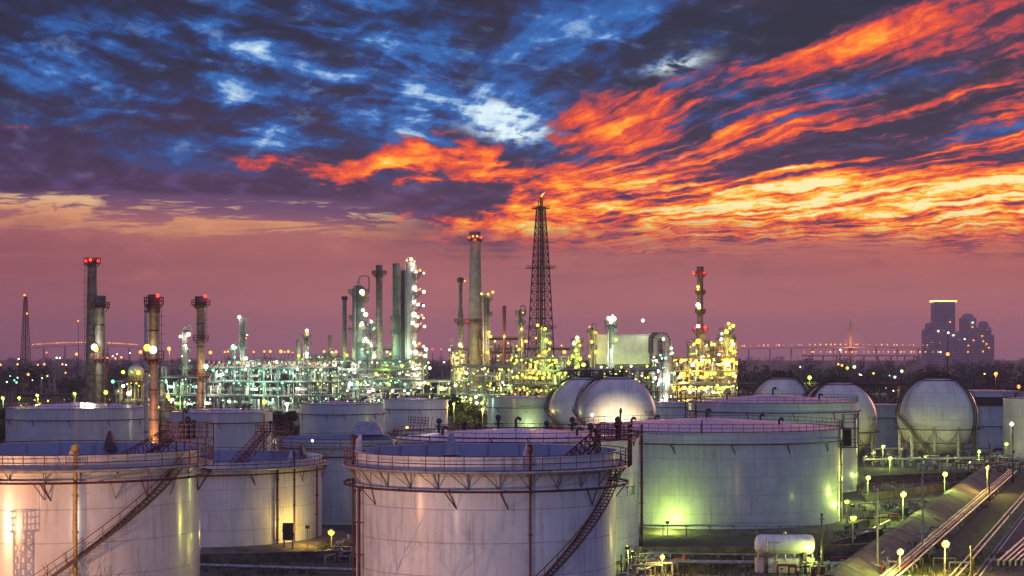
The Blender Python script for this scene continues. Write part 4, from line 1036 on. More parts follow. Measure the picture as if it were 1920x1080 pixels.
rack('yellow green lit structure around the foot of the flare tower', 962, 1062, 672, D0 - 35, 10, 4, ('yg', 'yel', 'yg', 'yel'), 18, name='process_structure', nl=46, W=4500, fill=1.4, jag=3)
rack('dark high gallery linking the concrete stack to the flare tower', 900, 985, 636, D0 + 15, 5, 2, ('yel', 'yel'), 19, nl=7, base=18, W=2000, fill=.7, mats=('dark', 'red', 'dark'))
rack('lamp-dotted pipe rack below the cream box building', 1052, 1232, 694, D0 - 70, 8, 2, ('yg', 'white', 'white', 'yel'), 20, nl=28, W=3200, mats=('dark', 'galv', 'clad'))
rack('white lit bare frame right of the bent ducts', 1226, 1262, 660, D0 - 20, 8, 4, ('white', 'white', 'mint'), 21, name='process_structure', nl=20, W=4500, fill=1.2, jag=1, rlo=.6, rhi=1.2)
rack('brilliant yellow lit multi level process unit on the right', 1262, 1382, 672, D0 - 15, 12, 4, ('yel', 'yel', 'yel', 'or', 'white', 'yg'), 22, name='process_structure', nl=96, W=9000, fill=1.3, jag=4, mats=('yellow', 'clad', 'yellow'), rlo=.7, rhi=1.35)
rack('tall narrow yellow lit frame around the slim beacon stack', 1292, 1332, 640, D0 + 4, 8, 5, ('yel', 'yel', 'white', 'yg'), 51, name='process_structure', nl=24, W=6000, fill=1.5, mats=('dark', 'clad', 'galv'), jag=4, rlo=.7, rhi=1.2)
rack('yellow lit frame holding the tallest yellow lit column', 1346, 1380, 634, D0 + 6, 8, 5, ('yel', 'yel', 'or', 'white'), 52, name='process_structure', nl=24, W=6000, fill=1.4, mats=('dark', 'clad', 'yellow'), jag=4, rlo=.7, rhi=1.2)
rack('green lit equipment deck behind the brightest tower', 690, 800, 655, D0 + 12, 8, 3, ('yel', 'mint', 'yg', 'white'), 53, name='process_structure', nl=22, W=4000, fill=1.6, mats=('dark', 'clad', 'galv'), jag=5, base=8)
rack('dark pipe bridge with yellow lamps behind the flare tower foot', 930, 1075, 655, D0 + 60, 6, 3, ('yel', 'yg'), 54, nl=24, W=4000, fill=1.2, mats=('dark', 'clad', 'red'), jag=5)
rack('dark equipment frame with white lamps left of the concrete stack', 846, 878, 655, D0 - 20, 7, 4, ('white', 'yg', 'yel'), 55, name='process_structure', nl=12, W=4000, fill=1.5, mats=('dark', 'clad', 'galv'), jag=3)
rack('green frame of pipes behind the long green rack, right part', 560, 650, 668, D0 + 40, 7, 4, ('mint', 'white', 'yg'), 56, name='process_structure', nl=20, W=3500, fill=1.5, mats=('dark', 'clad', 'galv'), jag=4)
rack('front row of yellow lit pipes before the brilliant yellow unit', 1270, 1378, 722, D0 - 60, 8, 2, ('yel', 'yg', 'white'), 23, nl=20, W=4000, mats=('dark', 'clad', 'galv'))
rack('dim pipe rack behind the spheres, stretching right of the yellow unit', 1384, 1560, 722, 700, 6, 2, ('green', 'mint', 'or'), 24, nl=9, W=900, mats=('dark', 'red', 'grey'), fill=.6, rlo=.3, rhi=.6)
rack('dim red brown pipe rack between the braced sphere and its left neighbour', 1575, 1725, 722, 640, 6, 2, ('green', 'white', 'or'), 25, nl=8, W=600, mats=('red', 'red', 'grey'), fill=.6, rlo=.3, rhi=.5)
rack('low dim pipe rack behind the pale edge tank at the far right', 1775, 1960, 730, 640, 6, 1, ('or', 'white'), 26, nl=6, W=600, mats=('dark', 'red', 'grey'), fill=.5, rlo=.3, rhi=.5)
rack('low pipe rack dimly lit behind the far left tank', 40, 214, 742, 560, 6, 1, ('white', 'yg', 'or'), 27, nl=12, W=900, mats=('dark', 'red', 'grey'), fill=1, rlo=.3, rhi=.6)
# slanting cooler bundles on the long green rack
k = (D0 - 25) / F; t = thing('air_cooler_bank', 'row of slanted orange brown cooler bundles on the long green rack', 'air cooler', (X(505, D0 - 25), D0 - 25, 18.0))
for i in range(26):
    x = -27 + i * 2.15; b = MB(); b.tube((x, 0, 0), (x + 1.3, 0, 2.6), .16, 5); b.tube((x + 1.3, 0, 2.6), (x + 2.2, 0, 0), .12, 5)
    b.build('bundle', M['orange' if i % 2 else 'clad'], t)
b = MB(); b.box((0, 1.0, -.2), (56, 3, .25)); b.build('deck', M['green'], t)
for i in range(5): light(t, (-22 + i * 11, -3, 2), 'white', 2000, .4)
# lit drum
t = thing('storage_drum', 'round yellow lit drum on a steel table at the far left of the plant', 'drum', (X(255, 600), 600, 0))
b = MB(); b.sphere((0, 0, 17.5), 2.7, 24, 12); b.build('shell', M['clad'], t)
for q in range(6): a = q * pi / 3; c = MB(); c.tube(polar(2.5, a, 0), polar(2.5, a, 17), .2, 6); c.build('leg', M['grey'], t)
b = MB(); b.slab(2.7, 4.2, 14.2, 14.5, 24); railing(b, 4.1, 14.5, 12, r=.07); b.build('platform', M['red'], t)
for (x, z, c) in ((-3.6, 17.6, 'yg'), (1.4, 17.3, 'yel'), (-7, 14.5, 'mint'), (5.5, 16.5, 'yg')): bulb(t, (x, -3.1, z), c, .8, 'lamp')
light(t, (2.5, -5, 17.5), 'yel', 1100, .4); light(t, (-4, -5, 18), 'yg', 500, .4); light(t, (0, -6, 10), 'yel', 2000, .4)

# ------------------------------------------------------------------ lamp posts
def lamp_post(label, px, py, D, col, r=.35, W=900, name='lamp_post', arm=1, group='yard lamp posts', lit=True):
    z = Z(py, D)
    t = thing(name, label, 'lamp post', (X(px, D), D, 0), 0, group)
    b = MB(); b.tube((0, .35, 0), (0, .35, z + .25), .09, 8, .06); b.tube((0, .35, 0), (0, .35, .5), .16, 8); b.build('pole', M['grey'], t)
    b = MB(); b.tube((0, .35, z + .25), (0, -.1, z + .32), .05, 6); b.lathe([(.04, z + .42), (r * .8, z + .2), (r * .95, z + .1)], 10); b.build('lamp_hood', M['grey'], t)
    bulb(t, (0, 0, z), col, r, 'lamp')
    if lit: light(t, (0, -.15 - r, z - .05), col, W * (.26 if D < 400 else .5), r)
    return t
YP = [  # px, py, height or None, colour, radius, watts, label, D
 (1600, 970, 213, 'yg', .42, 2600, 'nearer yellow green lamp on a post at the right foot of the largest tank'),
 (1588, 940, 236, 'yg', .36, 2600, 'yellow green lamp against the right flank of the largest tank, the farther one'),
 (1694, 927, 250, 'yg', .45, 2200, 'bright lamp in the open yard between the largest tank and the dike wall'),
 (1772, 889, 290, 'yg', .45, 2200, 'bright lamp before the dike, in front of the braced sphere'),
 (1628, 896, 286, 'yg', .40, 1800, 'lamp at the foot of the tank behind the largest'),
 (1656, 837, 372, 'yg', .40, 1800, 'small lamp by the legs of the lettered sphere, the farther of two'),
 (1669, 859, 345, 'yg', .42, 1800, 'small lamp by the legs of the lettered sphere, the nearer of two'),
 (1836, 847, 372, 'yg', .36, 1500, 'small lamp at the right foot of the braced sphere'),
 (1887, 832, 385, 'yg', .45, 1800, 'green lamp before the blue tank with the dark band'),
 (1897, 795, 380, 'white', .50, 3000, 'white lamp high against the pale edge tank'),
 (1852, 877, 300, 'yel', .40, 2600, 'yellow lamp among the tangled pipes at the right edge'),
 (1688, 1035, 186, 'yg', .38, 2200, 'green lamp beside the pipe run, second lowest in the lower right'),
 (1773, 1020, 190, 'yel', .46, 3200, 'brightest yellow lamp over the pipe run'),
 (1242, 1045, 190, 'yel', .28, 700, 'small yellow lamp by the orange hydrant below the largest tank'),
 (621, 998, 214, 'yel', .42, 2600, 'yellow lamp at the right foot of the mid sized tank'),
 (538, 758, 500, 'mint', .75, 9000, 'mint green lamp between the small tank and the trees'),
 (1867, 701, 860, 'or', 1.2, 2500, 'large amber lamp far off above the blue tank'),
 (1910, 725, 560, 'or', .8, 1800, 'peach lamp far off near the right edge'),
 (317, 654, 700, 'or', 1.0, 2500, 'orange red lamp shining between two left stacks'),
 (1518, 708, 700, 'yg', 1.0, 1800, 'yellow lamp between the top-only sphere and the lettered one'),
 (70, 741, 420, 'yg', .5, 1200, 'yellow lamp above the far left tank'),
 (5, 746, 420, 'yg', .5, 900, 'lamp at the very left edge beside the far left tank'),
 (851, 758, 440, 'yg', .4, 900, 'yellow green lamp in front of the bushy tree'),
 (905, 768, 450, 'yel', .5, 1200, 'yellow lamp between the bushy tree and the greenish tank'),
 (140, 738, 470, 'yg', .55, 1200, 'lamp pair member above the far left tank, before the tall stacks'),
]
for (px, py, D, c, r, W, lb) in YP:
    lamp_post(lb, px, py, D, c, r * (1.25 if D < 400 else 1), W * (.35 if px in (1600, 1588) else 1 if px == 621 or px > 1880 else 6.0))
# low flood lamps aimed at tank walls
def flood(label, px, D, z, col, r, W, aim, name='flood_lamp', h=None, spot=120, rz=0, post=.0):
    t = thing(name, label, 'floodlight', (X(px, D), D, 0), 0, 'floodlights')
    b = MB(); b.tube((0, -.3, 0), (0, -.3, z), .06, 6); b.build('post', M['grey'], t)
    b = MB(); b.box((0, -.28, z), (.5, .22, .36)); b.build('housing', M['dark'], t)
    bulb(t, (0, 0, z), col, r, 'lamp'); light(t, (0, .12 + r, z), col, W, .2)
flood('low floodlight throwing a green glow on the largest tank wall', 1251, 233.2, 1.6, 'yg', .26, 1500, None)
flood('low floodlight at the right foot of the tank behind the centre one', 1176, 196.5, 2.2, 'yg', .3, 800, None)
flood('second low light beside the small posts right of the front centre tank', 1186, 196, 1.7, 'yg', .3, 400, None)
flood('tall floodlight close against the right flank of the largest tank', 1598, 246.5, 2.6, 'yg', .3, 800, None)
flood('floodlight close against the right flank of the tank behind the largest', 1622, 308.5, 2.6, 'yg', .25, 350, None)
flood('low yellow floodlight close against the mid sized tank wall', 577, 216.3, 2.6, 'yel', .24, 900, None)
for (px, Yd, z, c, W) in ((1150, 389, 5, (1, .80, .42), 30000), (1190, 388, 4, (1, .8, .4), 12000), (1090, 424, 4, (1, .85, .7), 2500), (1735, 386, 1.5, (.9, .95, .3), 1800), (1790, 386, 1.5, (.9, .9, .4), 1500), (1640, 396, 2.0, (1, .9, .2), 2200), (1690, 392, 3, (.8, 1, .3), 1500), (1000, 468, 5, (.8, 1, .4), 2500)):
    t = thing('ground_light', 'ground floodlight hidden among the spheres', 'floodlight', (X(px, Yd), Yd, 0), 0, 'ground lights by the spheres')
    b = MB(); b.tube((0, 0, 0), (0, 0, z - .3), .08, 6); b.box((0, 0, z - .25), (.5, .4, .3)); b.build('housing', M['grey'], t); light(t, (0, .3, z), c, W * .45, .4)

# floodlight mast out on the left that lights the two front tanks, and the lattice mast whose shadow falls on the left one
def lattice(name, label, cat, loc, w, H, parts=True):
    t = thing(name, label, cat, loc)
    b = MB(); z = 0
    while z < H - .1:
        z2 = min(H, z + w)
        c = [(-w / 2, -w / 2), (w / 2, -w / 2), (w / 2, w / 2), (-w / 2, w / 2)]
        for q in range(4):
            p = (q + 1) % 4; b.tube((*c[q], z), (*c[q], z2), .05, 4); b.tube((*c[q], z2), (*c[p], z2), .035, 4); b.tube((*c[q], z), (*c[p], z2), .03, 4); b.tube((*c[p], z), (*c[q], z2), .03, 4)
        z = z2
    b.build('lattice_frame', M['grey'], t); return t
FL = Vector((-51, 102.5, 8.2))
t = lattice('access_mast', 'lattice mast with a small railed platform whose shadow falls on the left tank', 'mast', (-39.4, 121.7, 0), .62, 9.8)
b = MB(); b.box((0, 0, 9.85), (1.0, .9, .1))
for q in (10.2, 10.55, 10.9):
    for s in (-.45, .45): b.tube((-.5, s, q), (.5, s, q), .03, 4); b.tube((s * 1.1, -.45, q), (s * 1.1, .45, q), .03, 4)
for k in range(6):
    for s in (-.45, .45): b.tube((-.5 + k * .2, s, 9.9), (-.5 + k * .2, s, 10.9), .025, 4)
b.build('platform', M['grey'], t)
t = lattice('floodlight_mast', 'lattice floodlight mast outside the left edge, lighting the front tanks', 'mast', (FL.x, FL.y, 0), .8, 8.0)
for i, (dx, W) in enumerate(((0, 40000), (5.5, 9000))):
    b = MB(); b.box((dx, -.3, 8.2), (.9, .5, .7)); b.build('floodlight', M['dark'], t); bulb(t, (dx, .15, 8.2), 'or', .3, 'lamp'); light(t, (dx, .55, 8.2), (1, .46, .20), W, .06)
t = thing('flood_pole', 'floodlight pole below the bottom edge that warms the front centre tank', 'mast', (-17.5, 99, 0))
b = MB(); b.tube((0, 0, 0), (0, 0, 8.4), .12, 8); b.build('pole', M['grey'], t); b = MB(); b.box((0, -.1, 8.5), (.9, .5, .5)); b.build('floodlight', M['dark'], t)
light(t, (0, .5, 8.5), (1, .68, .55), 7500, .4)

# ------------------------------------------------------------------ yard: dikes, pipe runs, road
def strip(name, a, b_, w, z, mat, kind='structure', z2=None):
    a, b_ = Vector(a), Vector(b_); d = (b_ - a); d.z = 0; d.normalize(); n = Vector((-d.y, d.x, 0)) * w / 2
    return sheet(name, [a - n, b_ - n, b_ + n, a + n], z, mat, kind)
A0, A1 = G(1640, 1120), G(1895, 893)     # the diagonal of the main pipe run
dv = (A1 - A0).normalized(); nv = Vector((-dv.y, dv.x, 0))       # nv points to the left of the run
def at(u, s, z=0.0): return A0 + dv * u + nv * s + Vector((0, 0, z))
LR = (A1 - A0).length
# asphalt road right of the pipe run
b = MB(); rp = [at(-30, -7.5), at(LR + 90, -7.5), at(LR + 90, -22), at(-30, -22)]
sheet('road', [rp[3], rp[2], rp[1], rp[0]], .012, M['asph'])
for s in (-8.0, -21.5): sheet('road_edge_line', [at(-30, s - .08), at(LR + 90, s - .08), at(LR + 90, s + .08), at(-30, s + .08)][::1], .02, M['line'])
b = MB()
for i in range(60):
    u = -25 + i * 3.2; p, q = at(u, -7.5), at(u + 3.1, -7.5)
    b.add([at(u, -7.4, 0), at(u + 3.1, -7.4, 0), at(u + 3.1, -7.62, 0), at(u, -7.62, 0), at(u, -7.4, .13), at(u + 3.1, -7.4, .13), at(u + 3.1, -7.62, .13), at(u, -7.62, .13)], [(4, 5, 6, 7), (0, 1, 5, 4), (3, 2, 6, 7), (0, 3, 7, 4), (1, 2, 6, 5)])
tag(b.build('kerb', M['conc']), kind='structure')
sheet('yard_concrete', [G(1200, 1040), G(1500, 1040), G(1540, 1075), G(1100, 1090)][::-1], .008, M['slab'])
sheet('grass_strip', [at(-20, -1.5), at(LR + 60, -1.5), at(LR + 60, -7.3), at(-20, -7.3)], .008, M['grass'])
sheet('tank_yard_gravel', [G(1500, 1000), G(1640, 900), G(1830, 880), G(1660, 985)], .006, M['asph'])
# sloped dike, in slabs
dk = thing('dike_wall', 'long sloping concrete dike of slabs running diagonally beside the pipe run', 'dike', (0, 0, 0))
n = 22
for i in range(n):
    u0, u1 = LR * .02 + i * (LR * 1.0) / n, LR * .02 + (i + .97) * (LR * 1.0) / n; j = random.uniform(-.04, .04)
    prof = [(1.3, 0), (1.3, .12), (4.6, 1.55 + j), (5.4, 1.55 + j), (7.6, 0)]
    b = MB(); vs = [at(u, s, z) for u in (u0, u1) for (s, z) in prof]; m = len(prof)
    b.add(vs, [tuple(range(m)), tuple(range(2 * m - 1, m - 1, -1))] + [(k, k + m, k + m + 1, k + 1) for k in range(m - 1)])
    b.build('slab', M['slab'], dk)
# pipe runs
def run(label, offs, z, us, mats, radii, group='pipe runs in the yard', sup=6.0):
    t = thing('pipe_run', label, 'pipes', (0, 0, 0), 0, group)
    for o, m, r in zip(offs, mats, radii):
        b = MB(); b.tube(at(us[0], o, z + r), at(us[1], o, z + r), r, 10)
        u = us[0] + 3
        while u < us[1]: b.tube(at(u, o, z + r), at(u + .12, o, z + r), r * 1.35, 10); u += 12
        b.build('pipe', M[m], t)
    u = us[0] + 1
    while u < us[1]:
        b = MB(); p, q = at(u, min(offs) - .3), at(u, max(offs) + .3)
        b.tube((p.x, p.y, z - .08), (q.x, q.y, z - .08), .09, 4); b.tube((p.x, p.y, 0), (p.x, p.y, z - .1), .09, 4); b.tube((q.x, q.y, 0), (q.x, q.y, z - .1), .09, 4)
        b.build('support', M['grey'], t); u += sup
    return t
run('orange brown pipe run beside the sloping dike', (-.9, -.35, .15, .6), .75, (-14, LR + 6), ('galv', 'redb', 'galv', 'stackl'), (.13, .17, .12, .16))
run('pair of pale pipes in the grass between pipe run and road', (-6.3, -5.6), .5, (-14, LR + 50), ('galv', 'clad'), (.11, .09))
bn = thing('pipe_run', 'bundle of parallel silver pipes that bends at the right edge', 'pipes', (0, 0, 0), 0, 'pipe runs in the yard')
for i in range(6):
    p0 = G(1872 + i * 11, 1062); p1 = G(1872 + i * 11 + 62, 1005); p2 = p1 + Vector((8, 9 + i, 0)); b = MB(); z = Vector((0, 0, .6))
    b.path([p0 - Vector((0, 0, -.1)), p0 + z, p1 + z, p2 + z], .16, 8); b.build('pipe', M['galv'], bn)
b = MB(); p = G(1866, 1055); b.box((p.x + 2.2, p.y, .35), (6.5, .25, .18)); b.box((p.x + 5, p.y + 8, .35), (6.5, .25, .18)); b.build('support', M['grey'], bn)
b = MB(); p = G(1893, 1002); b.tube(p, p + Vector((0, 0, 2.6)), .07, 6); b.tube(p + Vector((0, 0, 2.6)), p + Vector((2.5, .5, 2.6)), .07, 6); b.build('pipe_frame', M['grey'], bn)
# horizontal pipes and dike walls in front of and around the tanks
def hpipe(label, p, q, z, r, mat, posts=8, name='ground_pipe', bends=()):
    t = thing(name, label, 'pipe', (p[0], p[1], 0), 0, 'single pipes in the yard'); p = Vector(p); q = Vector(q); d = q - p; d.z = 0; p.z = 0; q.z = 0
    b = MB(); b.tube((0, 0, z), (d.x, d.y, z), r, 8)
    for k in range(1, 5): c = d * (k / 5.0); dn = d.normalized() * .08; b.tube((c.x, c.y, z), (c.x + dn.x, c.y + dn.y, z), r * 1.5, 8)
    b.build('pipe', M[mat], t)
    for k in range(posts):
        c = d * (k / max(1, posts - 1)); e = MB(); e.tube((c.x, c.y, 0), (c.x, c.y, z - r), .07, 5); e.box((c.x, c.y, z - r - .05), (.4, .4, .08)); e.build('support', M['grey'], t)
def wall(label, p, q, h, th=.25, mat='slab'):
    p, q = Vector(p), Vector(q); d = q - p; L = d.length; t = thing('dike_wall', label, 'wall', (p.x, p.y, 0), atan2(d.y, d.x), 'low dike walls')
    b = MB(); m = max(1, int(L / 5))
    b.box((L / 2, 0, h / 2), (L, th, h)); b.build('wall', M[mat], t)
    c = MB(); c.box((L / 2, 0, h + .06), (L, th + .16, .12)); b2 = c
    for i in range(m + 1): c.box((i * L / m, -th * .5 - .09, h / 2), (.22, .16, h - .01))
    c.build('coping', M['slab'], t)
hpipe('pale pipe crossing low in front of the largest tank wall', G(1197, 1003) + Vector((0, -2, 0)), G(1545, 1003) + Vector((0, -2, 0)), 1.4, .12, 'clad', 9)
hpipe('thick grey pipe along the bottom edge below the white drum', G(1205, 1066), G(1640, 1072), .8, .24, 'galv', 8)
hpipe('thin grey pipe above the thick one at the bottom edge', G(1205, 1052), G(1440, 1056), .9, .13, 'grey', 6)
hpipe('silver pipe lying below the mid sized tank', G(368, 1068), G(672, 1078), .5, .2, 'galv', 6)
hpipe('pale pipe crossing under the lettered sphere', G(1620, 876), G(1830, 873), 1.6, .22, 'clad', 7)
hpipe('blue grey pipe crossing before the braced sphere legs', G(1640, 862), G(1850, 860), 2.4, .2, 'galv', 7)
hpipe('pale pipe leading right past the braced sphere', G(1850, 868), G(2000, 872), 1.3, .18, 'galv', 5)
hpipe('thin pipe running out right from the largest tank', G(1560, 1010), G(1720, 1000), .9, .1, 'grey', 5)
hpipe('thin pipe across the yard beyond the bright yard lamp', G(1590, 990), G(1700, 985), 1.2, .08, 'red', 4)
wall('low dike wall in front of the largest tank', G(1190, 1052), G(1425, 1052), 1.5)
wall('low dike wall right of the white drum', G(1535, 1044), G(1640, 1040), 1.2)
wall('low dike wall behind the bright yard lamp', G(1620, 940), G(1800, 915), 1.0)
wall('long low dike wall under the spheres', G(1625, 905), G(1840, 897), 1.2)
wall('curving end of the dike wall below the mid sized tank', G(372, 1056), G(680, 1048), .9)
wall('low dike wall between largest tank and the tank behind it', G(1585, 1000), G(1700, 965), .9)
hpipe('thin pipe low along the foot of the dike under the spheres', G(1640, 912), G(1850, 905), .7, .12, 'redb', 7)
hpipe('thin grey pipe beyond the yard lamp near the sloping dike', G(1610, 955), G(1735, 948), .8, .1, 'galv', 5)
hpipe('pale pipe skirting the gravel right of the largest tank', G(1600, 1020), G(1668, 985), .7, .12, 'clad', 4)
hpipe('rusty pipe between the two dike walls of the open yard', G(1625, 925), G(1790, 903), 1.4, .09, 'redb', 6)
wall('short dike wall below the nearer lamp at the largest tank', G(1560, 1030), G(1650, 1005), .8)
# earth bank under the mid sized tank
b = MB(); b.lathe([(15.5, .55), (17.2, .5), (19.6, .02)], 96, (0, 0)); o = b.build('tank_pad', M['slab'], None, (X(372, 227.5), 227.5, 0)); tag(o, kind='structure')
b = MB(); b.lathe([(18.8, .5), (20.4, .45), (22.4, .02)], 96, (0, 0)); o = b.build('tank_pad', M['slab'], None, (X(1325, 254), 254, 0)); tag(o, kind='structure')
# tangle of valves and small pipes at the right, below the blue tank
def manifold(label, px0, px1, py0, py1, n, seed, mats=('galv', 'redb', 'grey', 'clad'), s=1.0):
    rnd = random.Random(seed); c = G((px0 + px1) / 2, (py0 + py1) / 2); t = thing('pipe_manifold', label, 'pipe manifold', (c.x, c.y, 0), 0, 'pipe manifolds')
    bs = [MB() for _ in mats]
    for i in range(n):
        p = G(rnd.uniform(px0, px1), rnd.uniform(py0, py1)) - c; k = rnd.randrange(len(mats)); L = rnd.uniform(1, 5) * s; h = rnd.uniform(.4, 1.8) * s; r = rnd.uniform(.07, .2) * s
        ax = Vector((1, 0, 0)) if rnd.random() < .6 else Vector((dv.x, dv.y, 0))
        q = p + ax * L; bs[k].path([(p.x, p.y, 0), (p.x, p.y, h), (q.x, q.y, h), (q.x, q.y, 0)], r, 6)
        if rnd.random() < .5: m = (p + q) / 2; bs[(k + 1) % len(mats)].tube((m.x, m.y, h), (m.x, m.y, h + .7 * s), .06 * s, 5); bs[(k + 1) % len(mats)].torus(.28 * s, .05 * s, h + .7 * s, 10, 4, c=(m.x, m.y)); bs[k].sphere((m.x, m.y, h), r * 1.8, 8, 5)
    for k, m in enumerate(mats): bs[k].build('valve_line', M[m], t)
manifold('valves and drain pipes along the grass beside the road', 1700, 1790, 975, 1070, 22, 50, s=.55)
manifold('dense tangle of valves and pipes below the blue banded tank', 1800, 1925, 858, 892, 95, 31)
manifold('lower tangle of pipes right of the white drum', 1450, 1600, 1062, 1085, 26, 32, s=.7)
manifold('cluster of green lit valves right of the front centre tank', 1160, 1215, 1052, 1085, 30, 33, s=.8)
manifold('pipes and valves at the foot of the lettered sphere', 1612, 1680, 850, 880, 26, 34)
manifold('pipes left of the lamp under the mid sized tank', 600, 675, 1030, 1060, 22, 35, s=.7)
manifold('valves along the pipe run left of the brightest yellow lamp', 1640, 1700, 1050, 1085, 16, 36, s=.6)
manifold('pipes and valves in the open yard left of the sloping dike', 1640, 1730, 955, 985, 12, 37, s=.6)
manifold('pipes and valves by the foot of the tank behind the largest', 1600, 1660, 915, 935, 12, 38, s=.7)
manifold('pipe bundle between the braced sphere and the dike wall', 1700, 1800, 868, 884, 26, 39, s=.9)
manifold('pipes in front of the blue banded tank foot', 1850, 1925, 838, 858, 30, 40, s=1.1)
def weeds(name, regs, seed, n, s):
    rnd = random.Random(seed); b = MB()
    for _ in range(n):
        (x0, y0, x1, y1) = rnd.choice(regs); c = G(rnd.uniform(x0, x1), rnd.uniform(y0, y1))
        for k in range(rnd.randint(6, 14)):
            a = rnd.uniform(0, 6.28); h = rnd.uniform(.2, .8) * s; w = .05 * s; o_ = Vector((rnd.gauss(0, .3), rnd.gauss(0, .3), 0)); p = c + o_
            b.add([p + Vector((cos(a) * w, sin(a) * w, 0)), p - Vector((cos(a) * w, sin(a) * w, 0)), p + Vector((cos(a + 1) * h * .5, sin(a + 1) * h * .5, h))], [(0, 1, 2)])
    tag(b.build(name, M['grass']), kind='stuff')
weeds('weeds', [(1195, 1045, 1290, 1082), (1290, 1050, 1420, 1080), (1540, 1040, 1640, 1082), (1560, 1000, 1680, 1040), (1690, 1000, 1760, 1080), (1620, 930, 1760, 990), (1780, 900, 1850, 960), (373, 1045, 600, 1080), (600, 1020, 670, 1050), (1680, 1040, 1900, 1080)], 5, 900, 1.0)
# bare tall poles
for (px, yt, yb, m, lb) in ((1645, 918, 1072, 'grey', 'tall bare pole left of the sloping dike'), (1730, 880, 1033, 'grey', 'tall bare pole over the sloping dike'), (1855, 836, 938, 'dark', 'dark pole where the dike ends at the right'),
                        (1899, 800, 905, 'dark', 'dark pole carrying the white lamp at the right edge'), (1541, 966, 1078, 'dark', 'short dark pole just right of the white drum'), (1821, 1026, 1085, 'yellow', 'yellow pole in the road area at the bottom right')):
    g = G(px, yb); H = Z(yt, g.y); t = thing('pole', lb, 'pole', g, 0, 'bare poles in the yard'); b = MB(); b.tube((0, 0, 0), (0, 0, H), .13, 8, .09); b.tube((0, 0, 0), (0, 0, .6), .2, 8); b.build('shaft', M[m], t)
    b = MB(); b.tube((-.28, 0, H - .4), (.28, 0, H - .4), .05, 5); b.sphere((0, 0, H + .05), .16, 8, 5); b.box((.2, 0, H * .55), (.22, .25, .5)); b.build('bracket', M[m], t)
def rim_lamp(tk, a, R, z, col, r, W):
    bulb(tk, polar(R, a, z), col, r, 'lamp'); b = MB(); b.tube(polar(R, a, z - 1.6), polar(R, a, z - r), .05, 5); b.build('lamp_post', M['grey'], tk); light(tk, polar(R + .4, a, z), col, W, .15)
rim_lamp(Et, radians(118), 15.3, 12.0, 'white', .22, 120)
rim_lamp(Ht, radians(128), 10.2, 12.6, 'yel', .28, 150)
rim_lamp(It, radians(66), 9.8, 14.2, 'yel', .6, 900)
rim_lamp(It, radians(-80), 10.0, 15.2, 'yel', .5, 900)
rim_lamp(Ft, radians(-40), 15.0, 14.4, 'yg', .4, 600)
rim_lamp(Ft, radians(150), 15.0, 14.8, 'white', .7, 500)
rim_lamp(Ft, radians(172), 15.0, 15.0, 'yg', .6, 400)
rim_lamp(Ct, radians(-62), 18.6, 15.0, 'white', .3, 200)
# white drum on its saddle
g = G(1471, 1074); t = thing('storage_drum', 'white horizontal drum on two saddles below the largest tank', 'drum', (g.x, g.y, 0))
L = 113 / F * g.y; R_ = 19 / F * g.y; zc = Z(1021, g.y)
b = MB(); prof = [(0.01, -L / 2), (R_ * .55, -L / 2 + .08), (R_ * .9, -L / 2 + .3), (R_, -L / 2 + .6), (R_, L / 2 - .6), (R_ * .9, L / 2 - .3), (R_ * .55, L / 2 - .08), (.01, L / 2)]
b.lathe(prof, 32); b.v = [(z, y, x + zc) for (x, y, z) in b.v]; b.build('shell', M['tank'], t)
for x in (-L * .32, L * .32): b = MB(); b.box((x, 0, (zc - R_ * .7) / 2), (.4, R_ * 1.6, zc - R_ * .7)); b.build('saddle', M['slab'], t)
b = MB(); b.box((0, .1, (zc - R_) / 2 - .15), (L * .96, R_ * 1.2, zc - R_ - .4)); b.build('base_box', M['tank_cream'], t)
b = MB(); b.tube((-L * .32, -R_ - .15, zc - R_ * .6), (-L * .32, -R_ - .15, zc + R_), .06, 5); b.tube((-L * .32, -R_ - .15, zc + R_ * .35), (-L * .1, -R_ - .15, zc + R_ * .3), .05, 5); b.tube((0, 0, zc + R_), (0, 0, zc + R_ + .3), .2, 8)
for i in range(7): b.tube((-L * .45 + i * L * .15, -R_ * .5, zc - R_ * .9), (-L * .45 + i * L * .15, -R_ * .5, zc - R_ - .5), .1, 6)
b.build('pipework', M['clad'], t); light(t, (L * .45, -1.8, zc - .6), 'yg', 420, .2); bulb(t, (L * .6, -.5, zc - 1.2), 'yg', .15, 'lamp')
g = G(1266, 1062); t = thing('hydrant', 'small orange hydrant set beside the small yellow lamp', 'hydrant', g)
b = MB(); b.tube((0, 0, 0), (0, 0, .9), .2, 8); b.path([(-.9, 0, .2), (0, 0, .8), (.9, 0, .75), (1, 0, 1.3)], .14, 8); b.build('body', M['orange'], t)
for i, px in enumerate((1165, 1174, 1181, 1187)):
    g = G(px, 1072 - i); t = thing('post', 'short dark post in the row right of the front centre tank', 'post', g, 0, 'short posts by the front centre tank')
    b = MB(); b.tube((0, 0, 0), (0, 0, 1.8 + .2 * (i % 2)), .09, 8); b.tube((0, 0, 1.7), (0, 0, 1.8), .14, 8); b.build('shaft', M['dark'], t)
t = thing('transformer', 'dark cabinet with fans mounted against the mid sized tank', 'cabinet', (X(541, 214.5), 214.5, 0))
b = MB(); b.box((0, 0, 2.2), (1.3, .7, 2.0)); b.tube((-.3, -.5, 2.4), (-.3, -.38, 2.4), .4, 12); b.tube((.4, -.5, 1.9), (.4, -.38, 1.9), .35, 12); b.build('body', M['dark'], t)
b = MB(); b.tube((-.5, 0, 0), (-.5, 0, 1.2), .08, 5); b.tube((.5, 0, 0), (.5, 0, 1.2), .08, 5); b.build('leg', M['dark'], t)

